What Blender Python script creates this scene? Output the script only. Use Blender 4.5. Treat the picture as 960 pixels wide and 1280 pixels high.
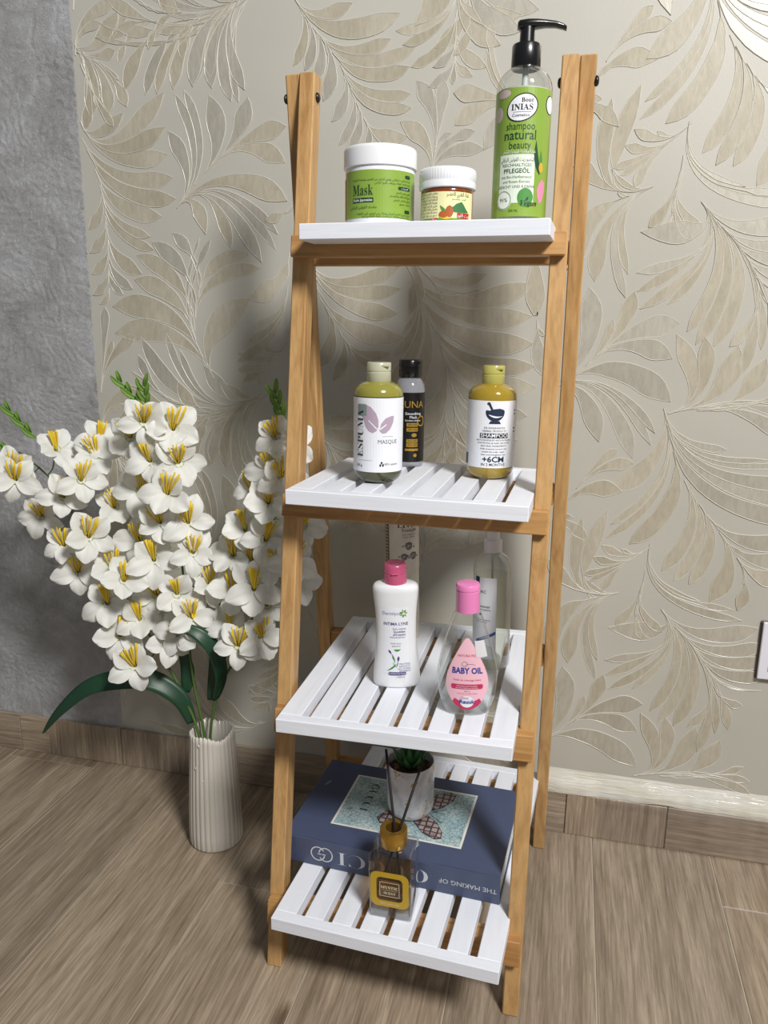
import bpy, bmesh, math, random
from mathutils import Vector, Matrix, noise as mnoise

PI = math.pi
scene = bpy.context.scene
for o in list(bpy.data.objects):
    bpy.data.objects.remove(o)
COL = scene.collection
random.seed(7)

# ------------------------------------------------------------------ camera
CAM_POS = Vector((0.2047, -0.8243, 0.9343))
PITCH, YAW, ROLL, FPX = 0.23184, 0.23503, 0.01124, 965.6
fwd = Vector((-math.sin(YAW) * math.cos(PITCH), math.cos(YAW) * math.cos(PITCH), -math.sin(PITCH)))
rgt0 = Vector((math.cos(YAW), math.sin(YAW), 0))
up0 = rgt0.cross(fwd)
rgt = rgt0 * math.cos(ROLL) + up0 * math.sin(ROLL)
upv = -rgt0 * math.sin(ROLL) + up0 * math.cos(ROLL)
cam_d = bpy.data.cameras.new('camera')
cam_d.sensor_fit = 'VERTICAL'
cam_d.sensor_height = 36.0
cam_d.lens = FPX / 1280 * 36.0
cam_d.clip_start = 0.02
cam = bpy.data.objects.new('camera', cam_d)
COL.objects.link(cam)
M = Matrix((rgt, upv, -fwd)).transposed().to_4x4()
M.translation = CAM_POS
cam.matrix_world = M
scene.camera = cam

# ------------------------------------------------------------------ world and lamp
world = bpy.data.worlds.new('room_light')
scene.world = world
world.use_nodes = True
world.node_tree.nodes['Background'].inputs['Color'].default_value = (0.86, 0.93, 1.0, 1)
world.node_tree.nodes['Background'].inputs['Strength'].default_value = 0.17
LAMP = Vector((1.39, -1.48, 2.60))   # the room's ceiling lamp, at ceiling height behind the viewer's right shoulder
lamp_d = bpy.data.lights.new('ceiling_lamp_offscreen', 'AREA')
lamp_d.shape = 'DISK'
lamp_d.size = 0.6
lamp_d.energy = 112
lamp_d.color = (1.0, 0.985, 0.96)
lamp = bpy.data.objects.new('ceiling_lamp_offscreen', lamp_d)
COL.objects.link(lamp)
lamp.location = LAMP
lamp.rotation_euler = (Vector((0.0, 0.3, 0.6)) - LAMP).to_track_quat('-Z', 'Y').to_euler()

scene.cycles.transparent_max_bounces = 40
scene.view_settings.view_transform = 'Standard'
scene.view_settings.look = 'None'
scene.view_settings.exposure = -0.15
scene.view_settings.gamma = 1.0
scene.view_settings.use_curve_mapping = False

# ------------------------------------------------------------------ helpers
def lin(c):
    """sRGB 0-255 to linear rgba"""
    r = []
    for v in c[:3]:
        v = v / 255.0
        r.append(v / 12.92 if v <= 0.04045 else ((v + 0.055) / 1.055) ** 2.4)
    return (r[0], r[1], r[2], 1.0)

MATS = {}
def mat(name, rgb, rough=0.5, metal=0.0, coat=0.0, spec=0.5, trans=0.0, sub=0.0, emis=None):
    if name in MATS:
        return MATS[name]
    m = bpy.data.materials.new(name)
    m.use_nodes = True
    b = m.node_tree.nodes['Principled BSDF']
    b.inputs['Base Color'].default_value = lin(rgb)
    b.inputs['Roughness'].default_value = rough
    b.inputs['Metallic'].default_value = metal
    b.inputs['Coat Weight'].default_value = coat
    b.inputs['Specular IOR Level'].default_value = spec
    b.inputs['Transmission Weight'].default_value = trans
    if sub:
        b.inputs['Subsurface Weight'].default_value = sub
        b.inputs['Subsurface Radius'].default_value = (0.01, 0.01, 0.008)
    MATS[name] = m
    return m

class NT:
    """tiny node-graph helper"""
    def __init__(self, m):
        self.t = m.node_tree
        self.b = m.node_tree.nodes.get('Principled BSDF')
    def n(self, typ, **kw):
        nd = self.t.nodes.new(typ)
        for k, v in kw.items():
            if k.startswith('i_'):
                key = k[2:].replace('_', ' ')
                nd.inputs[key].default_value = v
            else:
                setattr(nd, k, v)
        return nd
    def l(self, a, b):
        self.t.links.new(a, b)
    def coords(self, scale=(1, 1, 1), rnd=False, kind='Object'):
        tc = self.n('ShaderNodeTexCoord')
        mp = self.n('ShaderNodeMapping')
        mp.inputs['Scale'].default_value = scale
        self.l(tc.outputs[kind], mp.inputs['Vector'])
        if rnd:
            oi = self.n('ShaderNodeObjectInfo')
            mu = self.n('ShaderNodeMath', operation='MULTIPLY')
            mu.inputs[1].default_value = 37.0
            self.l(oi.outputs['Random'], mu.inputs[0])
            cb = self.n('ShaderNodeCombineXYZ')
            for k in range(3):
                self.l(mu.outputs[0], cb.inputs[k])
            self.l(cb.outputs[0], mp.inputs['Location'])
        return mp.outputs[0]
    def noise(self, vec, scale, detail=4, rough=0.5, dist=0.0):
        nd = self.n('ShaderNodeTexNoise')
        nd.inputs['Scale'].default_value = scale
        nd.inputs['Detail'].default_value = detail
        nd.inputs['Roughness'].default_value = rough
        nd.inputs['Distortion'].default_value = dist
        self.l(vec, nd.inputs['Vector'])
        return nd.outputs['Fac']
    def ramp(self, fac, stops):
        r = self.n('ShaderNodeValToRGB')
        e = r.color_ramp.elements
        while len(e) < len(stops):
            e.new(0.5)
        for k, (p, c) in enumerate(stops):
            e[k].position = p
            e[k].color = c if len(c) == 4 else (*c, 1)
        self.l(fac, r.inputs[0])
        return r.outputs[0]
    def mix(self, fac, a, b, mode='MIX'):
        x = self.n('ShaderNodeMix', data_type='RGBA', blend_type=mode)
        for sock, val in ((x.inputs[0], fac), (x.inputs[6], a), (x.inputs[7], b)):
            if hasattr(val, 'is_linked') or hasattr(val, 'links'):
                self.l(val, sock)
            else:
                sock.default_value = val
        return x.outputs[2]
    def bump(self, h, strength=0.3, dist=0.001):
        bp = self.n('ShaderNodeBump')
        bp.inputs['Strength'].default_value = strength
        bp.inputs['Distance'].default_value = dist
        self.l(h, bp.inputs['Height'])
        self.l(bp.outputs[0], self.b.inputs['Normal'])
        return bp

def wood(name, light, dark, scale, rough=0.45):
    m = mat(name, light, rough)
    t = NT(m)
    v = t.coords(scale, rnd=True)
    a = t.noise(v, 1.0, 5, 0.55, 1.2)
    b = t.noise(v, 4.5, 3, 0.6, 0.3)
    c1 = t.ramp(a, [(0.3, lin(dark)), (0.52, lin(light)), (0.75, lin([min(255, k * 1.06) for k in light]))])
    c2 = t.ramp(b, [(0.35, (0.80, 0.76, 0.70, 1)), (0.6, (1, 1, 1, 1))])
    t.l(t.mix(0.6, c1, c2, 'MULTIPLY'), t.b.inputs['Base Color'])
    t.bump(b, 0.12, 0.0006)
    return m

# pine for pieces long in z and long in x
PINE_Z = wood('pine_upright', (194, 154, 102), (170, 127, 77), (55, 55, 3.2))
PINE_X = wood('pine_cross', (186, 142, 88), (158, 113, 64), (3.2, 55, 55))

def painted_white():
    m = mat('white_painted_wood', (236, 237, 242), 0.45)
    t = NT(m)
    v = t.coords((60, 5, 60), rnd=True)
    a = t.noise(v, 1.0, 4, 0.6, 0.5)
    c = t.ramp(a, [(0.3, lin((228, 231, 239))), (0.55, lin((235, 238, 246)))])
    t.l(c, t.b.inputs['Base Color'])
    t.bump(a, 0.15, 0.0005)
    return m
WHITE_WOOD = painted_white()
def painted_white_x():
    m = mat('white_painted_rail', (236, 237, 242), 0.45)
    t = NT(m)
    v = t.coords((5, 60, 160), rnd=True)
    a = t.noise(v, 1.0, 4, 0.6, 0.5)
    c = t.ramp(a, [(0.3, lin((226, 229, 238))), (0.55, lin((235, 238, 246)))])
    t.l(c, t.b.inputs['Base Color'])
    t.bump(a, 0.2, 0.0005)
    return m
WHITE_RAIL = painted_white_x()

def link(o, parent=None):
    COL.objects.link(o)
    if parent is not None:
        o.parent = parent
    return o
def mesh_obj(name, me, parent=None):
    return link(bpy.data.objects.new(name, me), parent)
def make(name, verts, faces, mats, parent=None, smooth=False, fmat=None):
    me = bpy.data.meshes.new(name)
    me.from_pydata([tuple(v) for v in verts], [], faces)
    for m in (mats if isinstance(mats, (list, tuple)) else [mats]):
        me.materials.append(m)
    if smooth:
        me.polygons.foreach_set('use_smooth', [True] * len(me.polygons))
    if fmat:
        me.polygons.foreach_set('material_index', fmat)
    me.update()
    return mesh_obj(name, me, parent)
def from_bm(name, bm, mats, parent=None, smooth=False):
    me = bpy.data.meshes.new(name)
    bmesh.ops.recalc_face_normals(bm, faces=bm.faces)
    bm.to_mesh(me)
    bm.free()
    for m in (mats if isinstance(mats, (list, tuple)) else [mats]):
        me.materials.append(m)
    if smooth:
        me.polygons.foreach_set('use_smooth', [True] * len(me.polygons))
    me.update()
    return mesh_obj(name, me, parent)
def thing(name, label, cat, loc=(0, 0, 0), group=None, mtx=None):
    o = bpy.data.objects.new(name, None)
    o.empty_display_size = 0.05
    COL.objects.link(o)
    if mtx is not None:
        o.matrix_world = mtx
    else:
        o.location = loc
    o['label'] = label
    o['category'] = cat
    if group:
        o['group'] = group
    return o
def hexa(bm, c, bevel=0.0015, seg=1):
    """a six-sided block from 8 corners: 4 bottom ring, 4 top ring"""
    vs = [bm.verts.new(p) for p in c]
    for f in ((3, 2, 1, 0), (4, 5, 6, 7), (0, 1, 5, 4), (1, 2, 6, 5), (2, 3, 7, 6), (3, 0, 4, 7)):
        bm.faces.new([vs[i] for i in f])
    if bevel:
        es = {e for v in vs for e in v.link_edges}
        bmesh.ops.bevel(bm, geom=list(es), offset=bevel, segments=seg, profile=0.5, affect='EDGES')
def block(name, c, m, parent=None, bevel=0.0015, seg=1):
    bm = bmesh.new()
    hexa(bm, c, bevel, seg)
    return from_bm(name, bm, m, parent)
def box(name, x0, x1, y0, y1, z0, z1, m, parent=None, bevel=0.0015, seg=1):
    return block(name, [(x0, y0, z0), (x1, y0, z0), (x1, y1, z0), (x0, y1, z0), (x0, y0, z1), (x1, y0, z1), (x1, y1, z1), (x0, y1, z1)], m, parent, bevel, seg)
def lerp_prof(prof, z):
    if z <= prof[0][0]:
        return prof[0][1:]
    for p, q in zip(prof, prof[1:]):
        if z <= q[0]:
            f = (z - p[0]) / max(1e-9, q[0] - p[0])
            return tuple(a + (b - a) * f for a, b in zip(p[1:], q[1:]))
    return prof[-1][1:]
def smooth_prof(prof, n=5):
    """catmull-rom refinement of (z, a, b) rows"""
    out = []
    for i in range(len(prof) - 1):
        p0, p1, p2, p3 = prof[max(0, i - 1)], prof[i], prof[i + 1], prof[min(len(prof) - 1, i + 2)]
        for k in range(n):
            t = k / n
            row = []
            for a, b, c, d in zip(p0, p1, p2, p3):
                row.append(0.5 * (2 * b + (c - a) * t + (2 * a - 5 * b + 4 * c - d) * t * t + (3 * b - a - 3 * c + d) * t ** 3))
            out.append(tuple(row))
    out.append(tuple(prof[-1]))
    return out
def loft_vf(prof, seg=40, n=2.0, cap=(True, True), wob=None):
    verts, faces = [], []
    for row in prof:
        z, a = row[0], row[1]
        b = row[2] if len(row) > 2 else a
        for k in range(seg):
            th = 2 * PI * k / seg
            s, c = math.sin(th), -math.cos(th)
            sx = math.copysign(abs(s) ** (2 / n), s)
            cy = math.copysign(abs(c) ** (2 / n), c)
            w = wob(th, z) if wob else 1.0
            verts.append((a * sx * w, b * cy * w, z))
    for i in range(len(prof) - 1):
        for k in range(seg):
            k2 = (k + 1) % seg
            faces.append((i * seg + k, i * seg + k2, (i + 1) * seg + k2, (i + 1) * seg + k))
    if cap[0]:
        faces.append(tuple(range(seg - 1, -1, -1)))
    if cap[1]:
        o = (len(prof) - 1) * seg
        faces.append(tuple(o + k for k in range(seg)))
    return verts, faces
def loft(name, prof, m, parent=None, seg=40, n=2.0, cap=(True, True), wob=None, off=(0, 0, 0)):
    v, f = loft_vf(prof, seg, n, cap, wob)
    v = [(a + off[0], b + off[1], c + off[2]) for a, b, c in v]
    o = make(name, v, f, m, parent, smooth=True)
    o.data.set_sharp_from_angle(angle=math.radians(42))
    return o
def tube_vf(pts, radii, seg=8):
    verts, faces = [], []
    n = len(pts)
    pts = [Vector(p) for p in pts]
    for i, p in enumerate(pts):
        t = (pts[min(n - 1, i + 1)] - pts[max(0, i - 1)]).normalized()
        a = t.cross(Vector((0.13, 1, 0.21))).normalized()
        b = t.cross(a).normalized()
        r = radii[i] if isinstance(radii, (list, tuple)) else radii
        for k in range(seg):
            th = 2 * PI * k / seg
            verts.append(p + a * math.cos(th) * r + b * math.sin(th) * r)
    for i in range(n - 1):
        for k in range(seg):
            k2 = (k + 1) % seg
            faces.append((i * seg + k, i * seg + k2, (i + 1) * seg + k2, (i + 1) * seg + k))
    faces.append(tuple(range(seg - 1, -1, -1)))
    faces.append(tuple((n - 1) * seg + k for k in range(seg)))
    return verts, faces
def tube(name, pts, radii, m, parent=None, seg=8):
    v, f = tube_vf(pts, radii, seg)
    return make(name, v, f, m, parent, smooth=True)
def spline(pts, n=6):
    out = []
    P = [Vector(p) for p in pts]
    for i in range(len(P) - 1):
        p0, p1, p2, p3 = P[max(0, i - 1)], P[i], P[i + 1], P[min(len(P) - 1, i + 2)]
        for k in range(n):
            t = k / n
            out.append(0.5 * (2 * p1 + (p2 - p0) * t + (2 * p0 - 5 * p1 + 4 * p2 - p3) * t * t + (3 * p1 - p0 - 3 * p2 + p3) * t ** 3))
    out.append(P[-1])
    return out

# ------------------------------------------------------------------ print on surfaces
class Body:
    """surface of a lofted body: arc length s across, height z up -> local point on its -Y side"""
    def __init__(self, prof, aref=None):
        self.p = [(r[0], r[1], r[2] if len(r) > 2 else r[1]) for r in prof]
        self.ar = aref or max(r[1] for r in prof)
    def __call__(self, s, z, e=0.0):
        a, b = lerp_prof(self.p, z)
        th = s / self.ar
        return ((a + e) * math.sin(th), -(b + e) * math.cos(th), z)
class Plane:
    """flat surface: origin, right, up, normal"""
    def __init__(self, o, r, u, n):
        self.o, self.r, self.u, self.n = Vector(o), Vector(r), Vector(u), Vector(n)
    def __call__(self, s, z, e=0.0):
        return tuple(self.o + self.r * s + self.u * z + self.n * e)

def decal(name, surf, poly, m, parent, eps=0.0003, cut=0.004, cutz=None):
    """a printed patch of any outline laid on a surface"""
    bm = bmesh.new()
    bm.faces.new([bm.verts.new((x, z, 0)) for x, z in poly])
    for axis, step in ((0, cut), (1, cutz)):
        if not step:
            continue
        lo = min(p[axis] for p in poly)
        hi = max(p[axis] for p in poly)
        k = math.ceil(lo / step) * step
        while k < hi:
            if k > lo + 1e-6:
                co = (k, 0, 0) if axis == 0 else (0, k, 0)
                no = (1, 0, 0) if axis == 0 else (0, 1, 0)
                bmesh.ops.bisect_plane(bm, geom=bm.verts[:] + bm.edges[:] + bm.faces[:], plane_co=co, plane_no=no)
            k += step
    bm.normal_update()
    if bm.faces and sum(f.normal.z * f.calc_area() for f in bm.faces) < 0:
        bmesh.ops.reverse_faces(bm, faces=bm.faces)
    for v in bm.verts:
        v.co = surf(v.co.x, v.co.y, eps)
    me = bpy.data.meshes.new(name)
    bm.to_mesh(me)
    bm.free()
    me.materials.append(m)
    me.update()
    return mesh_obj(name, me, parent)
def ell(cx, cz, rx, rz, n=24, a0=0.0, a1=2 * PI):
    full = abs(a1 - a0 - 2 * PI) < 1e-6
    return [(cx + rx * math.cos(a0 + (a1 - a0) * k / (n if full else n - 1)), cz + rz * math.sin(a0 + (a1 - a0) * k / (n if full else n - 1))) for k in range(n)]
def rect(x0, x1, z0, z1, r=0.0, n=4):
    if r <= 0:
        return [(x0, z0), (x1, z0), (x1, z1), (x0, z1)]
    out = []
    for cx, cz, a in ((x1 - r, z0 + r, -PI / 2), (x1 - r, z1 - r, 0), (x0 + r, z1 - r, PI / 2), (x0 + r, z0 + r, PI)):
        for k in range(n + 1):
            t = a + PI / 2 * k / n
            out.append((cx + r * math.cos(t), cz + r * math.sin(t)))
    return out
def leafpoly(x0, z0, x1, z1, w, bend=0.0, n=8):
    d = Vector((x1 - x0, z1 - z0))
    p = Vector((-d.y, d.x))
    a, b = [], []
    for k in range(n + 1):
        t = k / n
        c = Vector((x0, z0)) + d * t + p * bend * math.sin(PI * t)
        ww = w * math.sin(PI * t ** 0.8) * 0.5
        if 0 < k < n:
            a.append(tuple(c + p * ww))
            b.append(tuple(c - p * ww))
        else:
            a.append(tuple(c))
    return a + b[::-1]
def ring_decal(name, surf, cx, cz, rx, rz, w, m, parent, eps=0.0005, n=28, a0=0.0, a1=2 * PI):
    v, f = [], []
    for k in range(n + 1):
        t = a0 + (a1 - a0) * k / n
        v.append(surf(cx + rx * math.cos(t), cz + rz * math.sin(t), eps))
        v.append(surf(cx + (rx - w) * math.cos(t), cz + (rz - w) * math.sin(t), eps))
    for k in range(n):
        f.append((2 * k, 2 * k + 2, 2 * k + 3, 2 * k + 1))
    return make(name, v, [q[::-1] for q in f], m, parent)

SERIF = lambda s: ''.join(chr(0x1D400 + ord(c) - 65) if 'A' <= c <= 'Z' else chr(0x1D41A + ord(c) - 97) if 'a' <= c <= 'z' else c for c in s)
ITAL = lambda s: ''.join(chr(0x1D468 + ord(c) - 65) if 'A' <= c <= 'Z' else chr(0x1D482 + ord(c) - 97) if 'a' <= c <= 'z' else c for c in s)
AR = {'ا': (0xFE8D, 2), 'ب': (0xFE8F, 4), 'ة': (0xFE93, 2), 'ت': (0xFE95, 4), 'ج': (0xFE9D, 4), 'ح': (0xFEA1, 4), 'خ': (0xFEA5, 4), 'د': (0xFEA9, 2), 'ذ': (0xFEAB, 2), 'ر': (0xFEAD, 2), 'ز': (0xFEAF, 2),
      'س': (0xFEB1, 4), 'ش': (0xFEB5, 4), 'ص': (0xFEB9, 4), 'ض': (0xFEBD, 4), 'ط': (0xFEC1, 4), 'ع': (0xFEC9, 4), 'غ': (0xFECD, 4), 'ف': (0xFED1, 4), 'ق': (0xFED5, 4), 'ك': (0xFED9, 4), 'ل': (0xFEDD, 4),
      'م': (0xFEE1, 4), 'ن': (0xFEE5, 4), 'ه': (0xFEE9, 4), 'و': (0xFEED, 2), 'ي': (0xFEF1, 4), 'أ': (0xFE83, 2), 'ء': (0xFE80, 1)}
def arabic(s):
    out = []
    for i, c in enumerate(s):
        if c not in AR:
            out.append(c)
            continue
        base, n = AR[c]
        prev = i > 0 and s[i - 1] in AR and AR[s[i - 1]][1] == 4
        nxt = i + 1 < len(s) and s[i + 1] in AR and AR[s[i + 1]][1] > 1 and n == 4
        k = (3 if nxt else 1) if prev and n > 1 else (2 if nxt else 0)
        out.append(chr(base + k))
    return ''.join(out[::-1])

TEXT_CACHE = {}
def text_vf(body, align='CENTER', thick=0.0, res=2):
    key = (body, align, thick, res)
    if key not in TEXT_CACHE:
        c = bpy.data.curves.new('lettering', 'FONT')
        c.body = body
        c.align_x = align
        c.align_y = 'CENTER'
        c.size = 1.0
        c.resolution_u = res
        c.offset = thick
        c.fill_mode = 'FRONT'
        c.dimensions = '2D'
        o = bpy.data.objects.new('lettering', c)
        COL.objects.link(o)
        dg = bpy.context.evaluated_depsgraph_get()
        me = bpy.data.meshes.new_from_object(o.evaluated_get(dg))
        TEXT_CACHE[key] = ([(v.co.x, v.co.y) for v in me.vertices], [tuple(p.vertices) for p in me.polygons])
        bpy.data.objects.remove(o)
        bpy.data.curves.remove(c)
        bpy.data.meshes.remove(me)
    return TEXT_CACHE[key]
def text(surf, body, s, z, size, m, parent, align='CENTER', rot=0.0, thick=0.0, eps=0.0006, res=2, sx=1.0, name='lettering', width=None):
    v, f = text_vf(body, align, thick, res)
    if not v:
        return None
    if width:
        w0 = max(p[0] for p in v) - min(p[0] for p in v)
        sx = width / (w0 * size)
    cr, sr = math.cos(rot), math.sin(rot)
    vv = []
    for x, y in v:
        x, y = x * size * sx, y * size
        vv.append(surf(s + x * cr - y * sr, z + x * sr + y * cr, eps))
    return make(name, vv, f, m, parent)

# ------------------------------------------------------------------ the room
WALL_Y = 0.532
def floor_material(name, axis, light, dark):
    m = mat(name, light, 0.42)
    t = NT(m)
    sc = {'y': (1, 0.04, 1), 'x': (0.04, 1, 1), 'z': (1, 1, 0.04)}[axis]
    v = t.coords(sc, rnd=True)
    broad = t.noise(v, 17, 3, 0.5, 2.4)
    mid = t.noise(v, 95, 5, 0.62, 1.6)
    fine = t.noise(v, 300, 3, 0.7, 0.4)
    c1 = t.ramp(broad, [(0.3, lin(dark)), (0.5, lin([(a + b) / 2 for a, b in zip(light, dark)])), (0.68, lin(light))])
    c2 = t.ramp(mid, [(0.33, (0.76, 0.74, 0.72, 1)), (0.55, (1, 1, 1, 1)), (0.72, (1.12, 1.12, 1.12, 1))])
    c3 = t.ramp(fine, [(0.38, (0.72, 0.70, 0.68, 1)), (0.52, (1.0, 1.0, 1.0, 1)), (0.64, (1.24, 1.24, 1.24, 1))])
    c = t.mix(0.85, t.mix(0.85, c1, c2, 'MULTIPLY'), c3, 'MULTIPLY')
    # knots: sparse dark rings
    kv = t.coords({'y': (1, 0.5, 1), 'x': (0.5, 1, 1), 'z': (1, 1, 0.5)}[axis], rnd=True)
    vo = t.n('ShaderNodeTexVoronoi')
    vo.inputs['Scale'].default_value = 4.5
    t.l(kv, vo.inputs['Vector'])
    kn = t.ramp(vo.outputs['Distance'], [(0.0, lin((70, 55, 42))), (0.045, lin((150, 130, 108))), (0.09, (1, 1, 1, 1))])
    c = t.mix(0.8, c, kn, 'MULTIPLY')
    oi = t.n('ShaderNodeObjectInfo')
    tint = t.ramp(oi.outputs['Random'], [(0.0, (0.86, 0.86, 0.87, 1)), (1.0, (1.08, 1.06, 1.03, 1))])
    t.l(t.mix(1.0, c, tint, 'MULTIPLY'), t.b.inputs['Base Color'])
    t.bump(fine, 0.25, 0.0004)
    return m
PLANK = floor_material('wood_look_tile', 'y', (174, 158, 138), (142, 126, 107))
SKIRT_X = floor_material('skirting_tile_lengthwise', 'x', (180, 164, 145), (150, 134, 116))
SKIRT_Z = floor_material('skirting_tile_upright', 'z', (180, 164, 145), (150, 134, 116))
GROUT = mat('pale_grout', (176, 166, 150), 0.8)

floor = box('floor', -2.2, 2.3, -2.3, WALL_Y + 0.1, -0.05, -0.0012, GROUT, None, 0)
floor['kind'] = 'structure'
JOINTS = {-1: 0.494, 0: -0.45, 1: -0.30, 2: 0.235, 3: -0.12, 4: -0.5, 5: -0.16, 6: 0.388, 7: -0.2}
PW, PL, GAP = 0.21, 1.2, 0.0022
for i in range(-7, 15):
    xa = -0.755 + PW * i + GAP / 2
    xb = xa + PW - GAP
    j = JOINTS.get(i, -0.9 + ((i * 0.37) % 1.2))
    ys = [j + PL * k for k in range(-3, 3)]
    cuts = sorted([y for y in ys if -2.3 < y < 0.53] + [-2.3, 0.531])
    for ya, yb in zip(cuts, cuts[1:]):
        if yb - ya < 0.01:
            continue
        w2, l2 = (xb - xa) / 2, (yb - ya - GAP) / 2
        p = box('plank', -w2, w2, -l2, l2, -0.010, 0.0, PLANK, floor, 0.0006)
        p.location = ((xa + xb) / 2, (ya + yb) / 2, 0)

PLASTER = mat('plaster', (176, 176, 172), 0.8)
wall = box('wall_back', -2.2, 2.3, WALL_Y, WALL_Y + 0.1, 0, 2.7, PLASTER, None, 0)
wall['kind'] = 'structure'

# grey crumpled wallpaper: a relief of creases and islands
def grey_paper_material():
    m = mat('grey_crumpled_paper', (150, 150, 150), 0.36)
    t = NT(m)
    v = t.coords((1, 1, 1))
    a = t.noise(v, 9, 5, 0.6, 1.0)
    b = t.noise(v, 130, 4, 0.7, 1.6)
    d = t.noise(v, 420, 3, 0.7, 0.8)
    c = t.ramp(a, [(0.3, lin((168, 168, 168))), (0.5, lin((190, 190, 191))), (0.7, lin((208, 209, 213)))])
    # fine mottle of the print; the creases themselves are relief
    w1 = t.noise(v, 95, 6, 0.8, 2.0)
    c = t.mix(1.0, c, t.ramp(w1, [(0.40, (0.93, 0.93, 0.93, 1)), (0.60, (1.04, 1.04, 1.04, 1))]), 'MULTIPLY')
    c2 = t.ramp(b, [(0.40, (0.94, 0.94, 0.94, 1)), (0.60, (1.03, 1.03, 1.03, 1))])
    t.l(t.mix(0.8, c, c2, 'MULTIPLY'), t.b.inputs['Base Color'])
    t.bump(t.mix(0.35, w1, d), 1.0, 0.006)
    return m
def grey_paper():
    x0, x1, z0, z1 = -1.25, -0.697, 0.08, 1.75
    nx, nz = 230, 690
    verts, faces = [], []
    for j in range(nz + 1):
        for i in range(nx + 1):
            x = x0 + (x1 - x0) * i / nx
            z = z0 + (z1 - z0) * j / nz
            p = Vector((x, 0, z))
            w = p + Vector((mnoise.noise(p * 9), 0, mnoise.noise(p * 9 + Vector((5, 3, 1))))) * 0.035
            d, _ = mnoise.voronoi(w * 22)
            crack = min(1.0, (d[1] - d[0]) * 2.2)
            mask = max(0.0, min(1.0, mnoise.noise(p * 5.2 + Vector((2, 7, 0))) * 3.0 - 0.25))
            rough = mnoise.fractal(w * 95, 0.8, 2.1, 4)
            h = 0.0006 + mask * (0.0022 * min(1.0, crack * 2.0)) + (1 - mask) * (0.0016 + 0.0011 * rough) + 0.0006 * rough
            if i in (0, nx):
                h = 0.0
            verts.append((x, WALL_Y - 0.0008 - max(0, h), z))
    for j in range(nz):
        for i in range(nx):
            a = j * (nx + 1) + i
            faces.append((a, a + 1, a + nx + 2, a + nx + 1))
    o = make('grey_wallpaper', verts, faces, grey_paper_material(), wall, smooth=True)
    o['label'] = 'grey crumpled-texture wallpaper strip'
    return o
grey_paper()
gp_rest = box('grey_wallpaper', -2.2, -1.25, WALL_Y - 0.001, WALL_Y, 0.08, 2.7, MATS['grey_crumpled_paper'], wall, 0)
gp_top = box('grey_wallpaper', -1.25, -0.697, WALL_Y - 0.001, WALL_Y, 1.75, 2.7, MATS['grey_crumpled_paper'], wall, 0)

# leaf wallpaper
PAPER_Y = WALL_Y - 0.0024
def paper_ground():
    m = mat('champagne_paper_ground', (186, 183, 174), 0.40)
    t = NT(m)
    v = t.coords((1, 1, 1))
    a = t.noise(v, 3, 3, 0.5)
    weave = t.noise(t.coords((1, 1, 0.25)), 700, 2, 0.6)
    c = t.ramp(a, [(0.3, lin((182, 179, 169))), (0.7, lin((192, 189, 179)))])
    t.l(c, t.b.inputs['Base Color'])
    t.bump(weave, 0.25, 0.0004)
    return m
def paper_leaf(name, dark, light, metal, rough):
    m = mat(name, light, rough, metal)
    t = NT(m)
    v = t.coords((1, 1, 0.3), rnd=True)
    a = t.noise(v, 9, 3, 0.5, 0.6)
    b = t.noise(v, 150, 3, 0.65, 0.4)
    c = t.ramp(a, [(0.32, lin(dark)), (0.66, lin(light))])
    c2 = t.ramp(b, [(0.35, (0.9, 0.9, 0.9, 1)), (0.65, (1.06, 1.06, 1.06, 1))])
    t.l(t.mix(1.0, c, c2, 'MULTIPLY'), t.b.inputs['Base Color'])
    t.bump(b, 0.5, 0.0005)
    return m
GROUND = paper_ground()
LEAF_MATT = paper_leaf('champagne_leaf', (172, 164, 144), (188, 181, 164), 0.0, 0.40)
# same champagne colour, but pearl-coated: its shine comes from the lamp
LEAF_PEARL = paper_leaf('pearl_leaf', (184, 178, 163), (198, 193, 179), 0.25, 0.36)
LEAF_PEARL.node_tree.nodes['Principled BSDF'].inputs['Coat Weight'].default_value = 0.7
LEAF_PEARL.node_tree.nodes['Principled BSDF'].inputs['Coat Roughness'].default_value = 0.38
LEAF_PEARL.node_tree.nodes['Principled BSDF'].inputs['Specular IOR Level'].default_value = 0.9
LEAF_LINE = mat('pearl_outline', (210, 206, 195), 0.34)
edge = []
for k in range(41):
    z = 0.084 + (2.7 - 0.084) * k / 40
    edge.append((-0.7015 + 0.0022 * mnoise.noise(Vector((0, 0, z * 6))) + 0.001 * mnoise.noise(Vector((3, 0, z * 25))), z))
pv = [(x, PAPER_Y, z) for x, z in edge] + [(2.3, PAPER_Y, z) for x, z in edge] + [(x, WALL_Y, z) for x, z in edge]
pf = []
for k in range(40):
    pf.append((k, 41 + k, 41 + k + 1, k + 1))
    pf.append((82 + k, k, k + 1, 82 + k + 1))
paper = make('leaf_wallpaper', pv, pf, GROUND, wall)
paper['label'] = 'champagne wallpaper with embossed curling leaves'

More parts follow.
